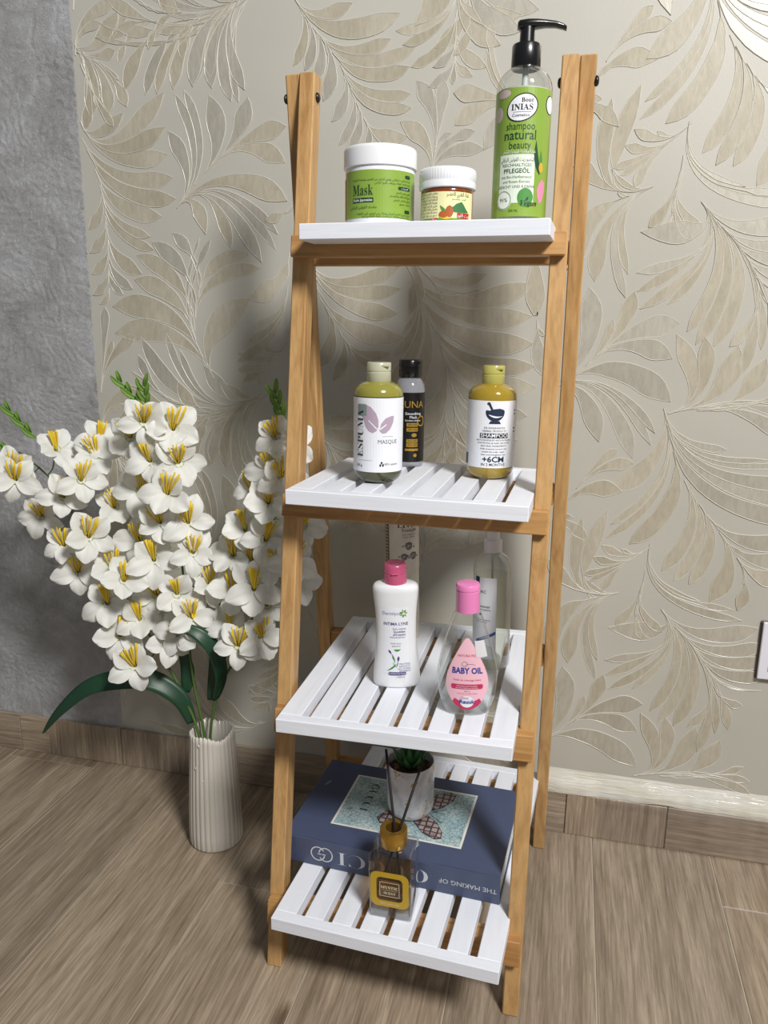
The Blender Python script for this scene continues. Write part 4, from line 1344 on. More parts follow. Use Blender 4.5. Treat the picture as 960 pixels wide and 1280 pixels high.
# ---------------------------------------------------------------- second shelf
def squat_prof(r, h):
    return [(0, r * 0.60), (0.0012, r * 0.70), (0.004, r * 0.83), (0.008, r * 0.93), (0.013, r * 0.985), (0.018, r), (h - 0.046, r), (h - 0.040, r * 0.985), (h - 0.035, r * 0.93), (h - 0.031, r * 0.82), (h - 0.028, r * 0.66), (h - 0.0265, r * 0.52), (h - 0.0255, r * 0.46)]
def masque_bottle():
    t = stand('squeeze_bottle', 'olive bottle with cloudy cap and white label printed with two mauve leaves', 'bottle', 2, -0.0554, 0.2207, -0.04)
    r, h = 0.0341, 0.165
    prof = squat_prof(r, h)
    body = loft('bottle', prof, tinted('olive_masque', (150, 146, 62), 0.16, 0.10), t, 48)
    flip_cap(t, h - 0.0265, h, 0.0168, tinted('cloudy_cap', (204, 204, 176), 0.28, 0.2))
    S = Body(prof)
    # dark olive shell laid around the rounded bottom of the bottle
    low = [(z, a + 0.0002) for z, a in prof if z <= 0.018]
    loft('dark_base', low, tinted('dark_olive', (74, 76, 48), 0.15, 0.08), t, 48)
    lab = decal('label', S, rect(-1.52 * r, 1.52 * r, 0.0175, 0.1185), PAPERW, t, 0.0004)
    loft('band', [(0.1186, r + 0.0003), (0.1198, r + 0.0003)], mat('dark_band', (44, 46, 30), 0.4), t, 48, cap=(False, False))
    M1 = mat('mauve_leaf_ink', (178, 158, 176), 0.5)
    M2 = mat('grey_green_ink', (126, 140, 136), 0.5)
    big = [(-0.0290, 0.1100), (-0.0180, 0.1105), (-0.0090, 0.1065), (-0.0020, 0.0985), (0.0015, 0.0890), (0.0015, 0.0800), (-0.0010, 0.0745), (-0.0060, 0.0715), (-0.0120, 0.0740), (-0.0170, 0.0810), (-0.0195, 0.0890), (-0.0220, 0.0980), (-0.0290, 0.1060)]
    decal('leaf_emblem', S, big, M1, lab, 0.0006)
    decal('leaf_emblem', S, rect(-0.0300, -0.0150, 0.0945, 0.1095), M2, lab, 0.0007)
    decal('leaf_vein', S, [(-0.0115, 0.0890), (-0.0125, 0.0880), (-0.0010, 0.0765), (0.0005, 0.0775)], PAPERW, lab, 0.0009)
    small = [(0.0030, 0.0745), (0.0050, 0.0840), (0.0110, 0.0915), (0.0190, 0.0945), (0.0235, 0.0945), (0.0225, 0.0860), (0.0180, 0.0770), (0.0120, 0.0715), (0.0070, 0.0710)]
    decal('leaf_emblem', S, small, M1, lab, 0.0006)
    decal('leaf_vein', S, [(0.0025, 0.0770), (0.0040, 0.0758), (0.0130, 0.0828), (0.0120, 0.0838)], PAPERW, lab, 0.0009)
    text(S, SERIF('ESPUMA'), -0.0245, 0.0700, 0.0155, INK, lab, rot=PI / 2, thick=-0.012, width=0.064, eps=0.0011)
    text(S, 'MASQUE', 0.0150, 0.0595, 0.0078, GREYINK, lab, width=0.028)
    decal('print_rule', S, rect(0.007, 0.0225, 0.0668, 0.0671), GREYINK, lab, 0.0007)
    decal('print_rule', S, rect(-0.028, -0.006, 0.0335, 0.0338), GREYINK, lab, 0.0007)
    text(S, '200 g', -0.0270, 0.0262, 0.0050, INK, lab)
    text(S, '100% naturel', 0.0195, 0.0285, 0.0042, INK, lab)
    for dx, dz in ((0, 0.0022), (-0.0018, -0.0012), (0.0018, -0.0012)):
        decal('leaf_emblem', S, ell(0.0065 + dx, 0.0285 + dz, 0.0012, 0.0019, 10), INK, lab, 0.0007)
    return t
masque_bottle()
def black_bottle():
    t = stand('squeeze_bottle', 'slim bottle with black and gold label and black cap, behind the olive bottle', 'bottle', 2, -0.0405, 0.362, 0.0)
    r, h = 0.0232, 0.1640
    prof = [(0, r * 0.88), (0.002, r * 0.98), (0.005, r), (h - 0.052, r), (h - 0.044, r), (h - 0.037, r * 0.94), (h - 0.031, r * 0.82), (h - 0.0275, r * 0.68), (h - 0.026, r * 0.6)]
    loft('bottle', prof, tinted('grey_clear_bottle', (172, 174, 182), 0.12, 0.35), t, 40)
    flip_cap(t, h - 0.0263, h, 0.0178, BLACK_PL)
    S = Body(prof)
    lab = decal('label', S, rect(-1.55 * r, 1.55 * r, 0.0080, 0.1150), mat('black_label', (20, 18, 18), 0.35), t, 0.0003)
    text(S, 'LUNA', 0.004, 0.0965, 0.0150, GOLDINK, lab)
    text(S, 'Smoothing', 0.006, 0.0830, 0.0058, PAPERW, lab)
    text(S, 'Mask', 0.006, 0.0775, 0.0058, PAPERW, lab)
    text(S, 'Keratine infusion', 0.006, 0.0725, 0.0036, PAPERW, lab)
    ring_decal('gold_seal', S, 0.0195, 0.0715, 0.0072, 0.0082, 0.0018, GOLDINK, lab)
    for z in (0.066, 0.0585, 0.041, 0.0345):
        decal('gold_block', S, rect(-0.004, 0.014, z - 0.0028, z + 0.0028), GOLDINK, lab, 0.0005)
        text(S, 'ARGAN', 0.0055, z, 0.0042, INK, lab)
    decal('gold_drop', S, ell(0.008, 0.0500, 0.0042, 0.0030, 14), GOLDINK, lab, 0.0005)
    decal('gold_block', S, rect(-0.006, 0.015, 0.0255, 0.0290), GOLDINK, lab, 0.0005)
    decal('gold_drop', S, ell(0.010, 0.0185, 0.0028, 0.0028, 14), GOLDINK, lab, 0.0005)
    return t
black_bottle()
def shampoo_bottle():
    t = stand('squeeze_bottle', 'yellow shampoo bottle with mortar emblem and +6CM on white label', 'bottle', 2, 0.0937, 0.3001, -0.02)
    r, h = 0.0348, 0.1613
    prof = squat_prof(r, h)
    loft('bottle', prof, tinted('honey_shampoo', (168, 142, 46), 0.14, 0.12), t, 48)
    flip_cap(t, h - 0.0265, h, 0.0158, tinted('yellow_clear_cap', (206, 200, 110), 0.22, 0.25))
    S = Body(prof)
    lab = decal('label', S, rect(-1.5 * r, 1.45 * r, 0.0185, 0.1135), PAPERW, t, 0.0004)
    cx = 0.0055
    bowl = [(cx - 0.0125, 0.1005)] + [(cx + 0.0135 * math.cos(a), 0.0985 - 0.0135 * math.sin(a) * 1.0) for a in [PI - PI * k / 14 for k in range(15)]] + [(cx + 0.0125, 0.1010), (cx + 0.006, 0.1030), (cx - 0.002, 0.1020), (cx - 0.008, 0.1000)]
    decal('mortar_emblem', S, bowl, NAVY, lab, 0.0006)
    decal('mortar_emblem', S, [(cx - 0.0085, 0.0815), (cx + 0.0085, 0.0815), (cx + 0.0062, 0.0855), (cx - 0.0062, 0.0855)], NAVY, lab, 0.0008)
    decal('mortar_gloss', S, leafpoly(cx - 0.0095, 0.0945, cx + 0.0110, 0.0925, 0.12, -0.12), PAPERW, lab, 0.0009)
    decal('pestle_emblem', S, [(cx - 0.0105, 0.1095), (cx - 0.0075, 0.1110), (cx - 0.0028, 0.1010), (cx - 0.0048, 0.0990)], NAVY, lab, 0.0008)
    decal('pestle_emblem', S, ell(cx - 0.0092, 0.1098, 0.0024, 0.0020, 12), NAVY, lab, 0.0010)
    text(S, 'DR SHIASHANTHI', cx, 0.0755, 0.0038, INK, lab)
    text(S, 'HERBAL PRODUCTS', cx, 0.0712, 0.0038, INK, lab)
    decal('print_block', S, rect(cx - 0.0205, cx + 0.0205, 0.0612, 0.0682), INK, lab, 0.0006)
    text(S, 'SHAMPOO', cx, 0.0647, 0.0078, PAPERW, lab, thick=0.01, width=0.038, eps=0.0011)
    lines(S, ['ANTI-DANDRUFF ANTI-PSORIASIS', 'FORTIFYING & HAIR GROWTH', 'NATURAL INGREDIENTS', 'With botanical extracts that', 'soothe the scalp, repair,', 'feed, and strengthens hair'], cx, 0.0582, 0.0041, 0.0034, INK, lab)
    text(S, '+6CM', cx, 0.0305, 0.0110, NAVY, lab, thick=0.03, width=0.031)
    text(S, 'IN 2 MONTHS', cx, 0.0232, 0.0056, NAVY, lab, thick=0.01)
    decal('print_block', S, rect(-0.0455, -0.0370, 0.0215, 0.0375), GREYINK, lab, 0.0006)
    for z in (0.099, 0.094, 0.074, 0.069):
        decal('print_block', S, rect(0.0375, 0.0410, z, z + 0.0018), INK, lab, 0.0006)
    return t
shampoo_bottle()

# ---------------------------------------------------------------- third shelf
def lotion_bottle():
    t = stand('lotion_bottle', 'white waisted lotion bottle with pink cap and lavender label', 'bottle', 3, -0.0204, 0.2100, -0.03)
    P = smooth_prof([(0, 0.0315, 0.0180), (0.003, 0.0345, 0.0205), (0.020, 0.0340, 0.0205), (0.050, 0.0312, 0.0195), (0.080, 0.0292, 0.0188), (0.110, 0.0296, 0.0190), (0.135, 0.0318, 0.0200), (0.148, 0.0330, 0.0205)], 4) + [(0.1525, 0.0325, 0.0200), (0.1555, 0.0300, 0.0185), (0.1575, 0.0240, 0.0165), (0.1580, 0.0150, 0.0140)]
    loft('bottle', P, WHITE_PL, t, 48, n=2.3)
    PINKC = tinted('rose_cap', (206, 92, 132), 0.25, 0.12)
    c = loft('cap', [(0.1575, 0.0158), (0.158, 0.0166), (0.1715, 0.0166), (0.172, 0.0160), (0.1726, 0.0160), (0.1732, 0.0166), (0.1830, 0.0164), (0.1858, 0.0155), (0.1870, 0.0135), (0.1866, 0.0115), (0.1860, 0.0100), (0.1860, 0.001)], PINKC, t, 36)
    box('thumb_tab', -0.005, 0.005, -0.0185, -0.014, 0.1735, 0.1752, PINKC, c, 0.0005)
    S = Body(P, 0.0315)
    S2 = lambda s, z, e=0.0: (lambda q: (q[0] * 1.0, q[1] * 1.035, q[2]))(S(s, z, e))
    lab = decal('label', S2, [(-0.0205, 0.0235), (0.0235, 0.0225), (0.0225, 0.055), (0.0200, 0.085), (0.0205, 0.122), (0.0195, 0.126), (-0.0195, 0.126), (-0.0205, 0.122), (-0.0185, 0.09), (-0.0195, 0.05)], PAPERW, t, 0.0004, 0.004, 0.006)
    VIO = mat('violet_ink', (72, 52, 122), 0.5)
    text(S2, 'Dermlyne', -0.0060, 0.1165, 0.0072, mat('steel_blue_ink', (96, 112, 150), 0.5), lab)
    for a in range(7):
        th = PI * (0.05 + 0.28 * a)
        decal('leaf_emblem', S2, leafpoly(0.0125 + 0.0015 * math.cos(th), 0.1165 + 0.0015 * math.sin(th), 0.0125 + 0.0068 * math.cos(th), 0.1165 + 0.0068 * math.sin(th), 0.5), MIDGREEN if a % 2 else mat('lime_ink', (140, 176, 50), 0.5), lab, 0.0007, 0.003)
    text(S2, 'INTIMA LYNE', 0.0005, 0.1005, 0.0066, VIO, lab, thick=0.015)
    text(S2, 'Soin intime', 0.0060, 0.0930, 0.0046, VIO, lab)
    text(S2, 'Quotidien', 0.0060, 0.0885, 0.0046, VIO, lab, thick=0.02)
    text(S2, 'pH-neutre', 0.0060, 0.0840, 0.0046, VIO, lab, thick=0.02)
    text(S2, 'Hypoallergénique', 0.0030, 0.0800, 0.0034, VIO, lab)
    text(S2, 'Actifs doux', 0.0000, 0.0705, 0.0036, GREYINK, lab)
    text(S2, 'apaisants', 0.0005, 0.0665, 0.0036, GREYINK, lab)
    decal('leaf_picture', S2, leafpoly(-0.0030, 0.0610, 0.0080, 0.0620, 0.3, -0.15), MIDGREEN, lab, 0.0007, 0.003)
    for x0, z0, x1, z1 in ((-0.0110, 0.0605, -0.0060, 0.0540), (-0.0045, 0.0510, -0.0025, 0.0445), (0.0040, 0.0510, 0.0030, 0.0420)):
        decal('lavender_picture', S2, leafpoly(x0, z0, x1, z1, 0.35), VIO, lab, 0.0007, 0.003)
    for x0, z0, x1, z1 in ((-0.0060, 0.0540, -0.0010, 0.0400), (0.0030, 0.0430, 0.0000, 0.0330), (0.0010, 0.0390, -0.0130, 0.0275), (0.0000, 0.0340, -0.0040, 0.0420)):
        decal('leaf_picture', S2, leafpoly(x0, z0, x1, z1, 0.14, 0.05), MIDGREEN, lab, 0.0008, 0.003)
    lines(S2, ['PROTÈGE', 'ADOUCIT', 'LES ZONES', 'SENSIBLES'], 0.0210, 0.0385, 0.0036, 0.0038, VIO, lab, align='RIGHT')
    decal('print_block', S2, rect(-0.0105, 0.0140, 0.0215, 0.0262, 0.002), VIO, lab, 0.0006, 0.003)
    text(S2, 'HYDRATATION', 0.0018, 0.0238, 0.0032, PAPERW, lab, eps=0.0010)
    text(S2, 'e 200 ml', 0.0060, 0.0185, 0.0032, VIO, lab)
    return t
lotion_bottle()
def spray_can():
    t = stand('aerosol_can', 'tall cream cylinder with grey rose print, behind the white lotion bottle', 'can', 3, -0.0464, 0.3745, 0.0)
    r, h = 0.0272, 0.2360
    CR = mat('cream_can', (214, 207, 186), 0.35, coat=0.3)
    prof = [(0, r * 0.94), (0.002, r), (0.205, r), (0.212, r * 0.97), (0.216, r * 0.88)]
    loft('can', prof, CR, t, 44)
    loft('cap', [(0.214, r * 0.90), (0.216, r * 0.94), (0.231, r * 0.92), (0.235, r * 0.86), (h, r * 0.7)], mat('cream_cap', (206, 198, 176), 0.4), t, 40)
    S = Body(prof)
    lab = decal('label', S, rect(-1.55 * r, 1.55 * r, 0.1235, 0.2045), mat('pale_rose_label', (224, 216, 202), 0.4), t, 0.0003)
    decal('print_block', S, rect(-1.35 * r, -0.85 * r, 0.1285, 0.2045), mat('taupe_panel', (120, 108, 88), 0.5), lab, 0.0005)
    for i in range(12):
        decal('print_rule', S, rect(-1.25 * r, -0.95 * r, 0.134 + i * 0.0055, 0.1365 + i * 0.0055), mat('pale_rule', (196, 188, 168), 0.5), lab, 0.0007)
    text(S, SERIF('LIVE'), 0.0075, 0.2010, 0.0130, mat('brown_ink', (70, 50, 40), 0.5), lab)
    text(S, SERIF('Tonight'), 0.0120, 0.1925, 0.0078, INK, lab, thick=-0.01)
    text(S, 'room fragrance', 0.0120, 0.1855, 0.0036, GREYINK, lab)
    text(S, 'Parfum 250 ml', 0.0120, 0.1810, 0.0036, GREYINK, lab)
    def rose(cx, cz, R):
        for k in range(9):
            a = k * 2.399
            q = R * (0.15 + 0.85 * (k / 9) ** 0.7)
            ring_decal('rose_print', S, cx + 0.1 * R * math.cos(a), cz + 0.1 * R * math.sin(a), q, q * 0.92, 0.12 * R + 0.0003, INK if k % 3 else GREYINK, lab, 0.0006 + 0.00005 * k, 12, a, a + 2.6)
        decal('leaf_print', S, leafpoly(cx + R, cz - R * 0.3, cx + 1.7 * R, cz - 0.2 * R, 0.5), GREYINK, lab, 0.0006)
        decal('leaf_print', S, leafpoly(cx - R, cz + R * 0.2, cx - 1.6 * R, cz - 0.1 * R, 0.4), GREYINK, lab, 0.0006)
    rose(0.0105, 0.1660, 0.0070)
    rose(0.0030, 0.1480, 0.0062)
    rose(0.0185, 0.1490, 0.0070)
    return t
spray_can()
CLEAR_HARD = clear_film('clear_hard_plastic', (0.955, 0.965, 0.96), 0.05, 0.05, 1.26)
LIQUID = clear_film('clear_oil', (0.91, 0.92, 0.91), 0.03, 0.05, 1.10)
def spray_bottle():
    t = stand('spray_bottle', 'clear spray bottle with white nozzle and white label, behind the baby oil', 'bottle', 3, 0.1090, 0.2981, -0.25)
    r = 0.0283
    prof = [(0, r * 0.86), (0.002, r * 0.96), (0.006, r), (0.150, r), (0.158, r * 0.99), (0.166, r * 0.93), (0.173, r * 0.80), (0.178, r * 0.62), (0.181, r * 0.48), (0.187, r * 0.44)]
    loft('bottle', prof, CLEAR_HARD, t, 44)
    loft('liquid', [(0.0025, r * 0.9), (0.006, r * 0.95), (0.146, r * 0.95), (0.1465, r * 0.5), (0.1465, 0.001)], clear_film('pale_lotion', (0.93, 0.94, 0.88), 0.02, 0.1, 1.08), t, 40)
    loft('dip_tube', [(0.01, 0.0022), (0.186, 0.0022)], mat('frosted_tube', (200, 204, 204), 0.4), t, 12)
    loft('nozzle', [(0.1835, 0.0128), (0.184, 0.0134), (0.200, 0.0132), (0.2012, 0.0120), (0.2014, 0.0098), (0.216, 0.0092), (0.2175, 0.0115), (0.228, 0.0112), (0.231, 0.0090)], WHITE_PL, t, 32)
    S = Body(prof)
    lab = decal('label', S, rect(-1.3 * r, 0.50 * r, 0.020, 0.1500), PAPERW, t, 0.0003)
    decal('emblem', S, [(-0.0205, 0.1500), (-0.0205, 0.1385), (-0.0165, 0.1350), (-0.0125, 0.1385), (-0.0125, 0.1500)], NAVY, lab, 0.0005)
    text(S, 'BIOMAC', -0.0140, 0.1275, 0.0068, INK, lab)
    text(S, 'paris', -0.0140, 0.1230, 0.0034, INK, lab)
    text(S, 'Cleansiver', -0.0085, 0.1045, 0.0064, INK, lab)
    text(S, 'Lotion démaquillante', -0.0085, 0.0995, 0.0034, INK, lab)
    text(S, 'Aux extraits de plantes', -0.0085, 0.0830, 0.0030, INK, lab)
    text(S, 'peaux sensibles', -0.0085, 0.0795, 0.0030, INK, lab)
    decal('drop_print', S, ell(-0.0100, 0.0915, 0.0020, 0.0020, 10), INK, lab, 0.0006)
    decal('blue_flash', S, [(-0.0180, 0.0440), (0.0135, 0.0610), (0.0135, 0.0660), (-0.0180, 0.0490)], mat('blue_ink', (60, 96, 160), 0.5), lab, 0.0006)
    text(S, ITAL('Formule'), -0.0030, 0.0552, 0.0052, PAPERW, lab, rot=0.5, eps=0.0010)
    return t
spray_bottle()
def baby_oil():
    t = stand('baby_oil_bottle', 'clear teardrop baby oil bottle with pink label and pink cap', 'bottle', 3, 0.0916, 0.1501, 0.02)
    P = smooth_prof([(0, 0.0270, 0.0150), (0.003, 0.0305, 0.0175), (0.018, 0.0362, 0.0205), (0.042, 0.0402, 0.0218), (0.062, 0.0402, 0.0216), (0.085, 0.0360, 0.0205), (0.110, 0.0290, 0.0185), (0.130, 0.0228, 0.0165), (0.142, 0.0190, 0.0150), (0.147, 0.0155, 0.0140), (0.149, 0.0130, 0.0130)], 4)
    loft('bottle', P, CLEAR_HARD, t, 48, n=2.15)
    lv = 0.092
    Q = [(z, a * 0.94, b * 0.92) for z, a, b in P if 0.003 < z < lv]
    Q = [(0.0035, Q[0][1] * 0.95, Q[0][2] * 0.95)] + Q + [(lv, Q[-1][1], Q[-1][2])]
    loft('oil', Q, LIQUID, t, 44, n=2.15)
    PK = mat('bubblegum_cap', (232, 134, 190), 0.25, coat=0.4)
    loft('cap', [(0.1470, 0.0152), (0.1475, 0.0160), (0.1760, 0.0158), (0.1765, 0.0152), (0.1772, 0.0152), (0.1777, 0.0160), (0.1835, 0.0158), (0.1852, 0.0148), (0.1860, 0.0120), (0.1862, 0.001)], PK, t, 36)
    S0 = Body(P, 0.0400)
    S = lambda s, z, e=0.0: (lambda q: (q[0], q[1] * 1.03, q[2]))(S0(s, z, e))
    out = []
    for k in range(33):
        a = -PI / 2 + 2 * PI * k / 32
        x = 0.0305 * math.cos(a)
        z = 0.0515 + (0.0405 if math.sin(a) < 0 else 0.0640) * math.sin(a)
        if math.sin(a) > 0:
            x *= 1 - 0.45 * math.sin(a) ** 1.4
        out.append((x, z))
    PINKL = mat('baby_pink_label', (240, 190, 204), 0.4)
    lab = decal('label', S, out[:-1], PINKL, t, 0.0004, 0.004, 0.006)
    lab['label'] = 'pink teardrop label'
    REDM = mat('raspberry_ink', (196, 44, 92), 0.5)
    low = [p for p in out if p[1] < 0.0270]
    low = sorted(low, key=lambda p: p[0])
    crescent = low + [(low[-1][0] - 0.004, 0.0285), (0.006, 0.0225), (-0.006, 0.0225), (low[0][0] + 0.004, 0.0285)]
    decal('print_block', S, crescent, REDM, lab, 0.0007, 0.004)
    decal('brand_disc', S, ell(0, 0.0240, 0.0100, 0.0090, 22), PAPERW, lab, 0.0009, 0.004)
    text(S, 'Rauuk', 0.0, 0.0240, 0.0082, mat('royal_blue_ink', (36, 60, 150), 0.5), lab, thick=0.02, eps=0.0013)
    text(S, 'Ginny', -0.003, 0.0298, 0.0044, REDM, lab, eps=0.0013)
    text(S, 'BABY OIL', 0.0, 0.0690, 0.0118, MATS['royal_blue_ink'], lab, thick=0.035, width=0.042)
    text(S, 'NATURA PRO', 0.0, 0.0905, 0.0048, REDM, lab)
    ring_decal('baby_print', S, -0.0035, 0.0790, 0.0042, 0.0036, 0.0005, GREYINK, lab, 0.0008, 16)
    ring_decal('baby_print', S, 0.0045, 0.0770, 0.0070, 0.0022, 0.0005, GREYINK, lab, 0.0008, 16, 0.2, 3.0)
    text(S, 'Huile de massage bébé', 0.0, 0.0560, 0.0040, REDM, lab)
    decal('print_block', S, rect(-0.0215, 0.0215, 0.0428, 0.0500, 0.0025), REDM, lab, 0.0007)
    text(S, 'Douceur pour la peau', 0, 0.0478, 0.0030, PAPERW, lab, eps=0.0011)
    text(S, 'de votre bébé tous les jours', 0, 0.0448, 0.0026, PAPERW, lab, eps=0.0011)
    text(S, '200 ml', 0, 0.0395, 0.0028, REDM, lab)
    text(S, 'Testé sous contrôle médical', 0, 0.0362, 0.0024, REDM, lab)
    st = decal('price_sticker', S, rect(0.0130, 0.0330, 0.0880, 0.1110), mat('pale_sticker', (214, 212, 214), 0.4), t, 0.0008, 0.004, 0.006)
    return t
baby_oil()

# ---------------------------------------------------------------- bottom shelf: the book
def book():
    cx, cy, yaw = -0.0075, 0.2440, -0.069
    m = shelf_frame(4, cx, cy, yaw)
    t = thing('coffee_table_book', 'thick slate blue hardback book with butterfly picture lying on the lowest shelf', 'book', mtx=m)
    W2, D2, H = 0.1665, 0.1030, 0.0455
    BLUE = mat('slate_blue_cover', (72, 82, 110), 0.38)
    # case: bottom board, top board and spine
    cov = 0.0034
    box('back_cover', -W2, W2, -D2, D2, 0, cov, BLUE, t, 0.0008)
    top = box('front_cover', -W2, W2, -D2, D2, H - cov, H, BLUE, t, 0.0008)
    sp = box('spine', -W2, W2, -D2 - 0.0008, -D2 + 0.0030, 0.0, H, BLUE, t, 0.0012, 2)
    pg = mat('page_edges', (226, 224, 218), 0.7)
    tn = NT(pg)
    st = tn.noise(tn.coords((2, 2, 900)), 1.0, 2)
    tn.l(tn.ramp(st, [(0.3, lin((196, 194, 190))), (0.7, lin((232, 230, 226)))]), tn.b.inputs['Base Color'])
    box('pages', -W2 + 0.0025, W2 - 0.0025, -D2 + 0.0030, D2 - 0.0035, cov, H - cov, pg, t, 0.0)
    # picture on the cover
    PT = Plane((0, 0, H), (1, 0, 0), (0, 1, 0), (0, 0, 1))
    decal('picture_border', PT, rect(-0.1060, 0.1010, -0.0610, 0.0720), mat('cream_border', (222, 222, 214), 0.5), top, 0.0002, None)
    crk = mat('craquelure_print', (170, 192, 196), 0.45)
    n = NT(crk)
    vo = n.n('ShaderNodeTexVoronoi', feature='DISTANCE_TO_EDGE')
    vo.inputs['Scale'].default_value = 150
    n.l(n.coords((1, 1, 1)), vo.inputs['Vector'])
    big = n.noise(n.coords((1, 1, 1)), 30, 3)
    base = n.ramp(big, [(0.35, lin((150, 178, 184))), (0.65, lin((190, 206, 206)))])
    ln = n.ramp(vo.outputs['Distance'], [(0.0, lin((120, 140, 150))), (0.09, (1, 1, 1, 1))])
    n.l(n.mix(0.8, base, ln, 'MULTIPLY'), n.b.inputs['Base Color'])
    pic = decal('picture', PT, rect(-0.1025, 0.0975, -0.0575, 0.0685), crk, top, 0.0004, None)
    text(PT, SERIF('GUCCI'), -0.0680, 0.0180, 0.0200, INK, pic, rot=-PI / 2, thick=-0.018, width=0.072, eps=0.0007)
    wing = mat('wing_pattern', (170, 150, 146), 0.5)
    n = NT(wing)
    vo = n.n('ShaderNodeTexVoronoi', feature='DISTANCE_TO_EDGE')
    vo.inputs['Scale'].default_value = 95
    vo.inputs['Randomness'].default_value = 0.15
    n.l(n.coords((1, 1, 1)), vo.inputs['Vector'])
    n.l(n.ramp(vo.outputs['Distance'], [(0.0, lin((66, 54, 56))), (0.10, lin((84, 70, 70))), (0.16, lin((176, 160, 158)))]), n.b.inputs['Base Color'])
    DK = mat('wing_edge', (50, 40, 42), 0.5)
    for sgn in (1, -1):
        up = [(0.012, 0.006), (0.020, 0.030), (0.036, 0.050), (0.056, 0.060), (0.066, 0.056), (0.064, 0.040), (0.052, 0.020), (0.034, 0.006)]
        lo = [(0.012, 0.003), (0.004, 0.026), (-0.012, 0.044), (-0.032, 0.046), (-0.040, 0.034), (-0.032, 0.016), (-0.010, 0.004)]
        for pts in (up, lo):
            P_ = [(x, 0.005 + sgn * z * (1.0 if sgn > 0 else 0.92)) for x, z in pts]
            c0 = (sum(p[0] for p in P_) / len(P_), sum(p[1] for p in P_) / len(P_))
            decal('butterfly_wing', PT, [(c0[0] + (p[0] - c0[0]) * 1.07, c0[1] + (p[1] - c0[1]) * 1.07) for p in P_], DK, pic, 0.0006, None)
            decal('butterfly_wing', PT, P_, wing, pic, 0.0008, None)
    GRN = mat('web_green', (30, 84, 56), 0.5)
    RD = mat('web_red', (170, 30, 36), 0.5)
    for z0, z1, mm in ((0.0015, 0.0038, GRN), (0.0038, 0.0062, RD), (0.0062, 0.0085, GRN)):
        decal('butterfly_body', PT, rect(-0.026, 0.034, z0, z1), mm, pic, 0.0010, None)
    for sgn in (1, -1):
        decal('antenna', PT, [(0.034, 0.005), (0.048, 0.005 + sgn * 0.010), (0.060, 0.005 + sgn * 0.018), (0.0605, 0.005 + sgn * 0.0172), (0.0485, 0.005 + sgn * 0.009), (0.0345, 0.005)], DK, pic, 0.0010, None)
    LET = mat('silver_lettering', (206, 208, 214), 0.45)
    text(PT, 'rizzoli', -0.148, 0.0360, 0.0060, LET, top, rot=1.15, eps=0.0004)
    # lettering on the spine reads upside down
    SP = Plane((0, -D2 - 0.0008, H / 2), (-1, 0, 0), (0, 0, -1), (0, -1, 0))
    text(SP, 'THE MAKING OF', -0.1200, 0.0010, 0.0105, LET, sp, width=0.084, eps=0.0004)
    text(SP, SERIF('GUCCI'), 0.0080, 0.0, 0.0330, LET, sp, thick=-0.02, width=0.140, eps=0.0004, res=4)
    for dx, a0 in ((-0.0062, 0.55), (0.0062, PI + 0.55)):
        ring_decal('monogram', SP, 0.1040 + dx, 0.0, 0.0118, 0.0125, 0.0019, LET, sp, 0.0005 if dx < 0 else 0.0006, 30, a0 if dx > 0 else a0 - PI * 0.0, a0 + 2 * PI - 0.75)
    for dx in (-0.0035, 0.0035):
        decal('monogram', SP, rect(0.1040 + dx - 0.0028, 0.1040 + dx + 0.0028, -0.0008, 0.0010), LET, sp, 0.0007, None)
    return m, H
BOOK_M, BOOK_H = book()

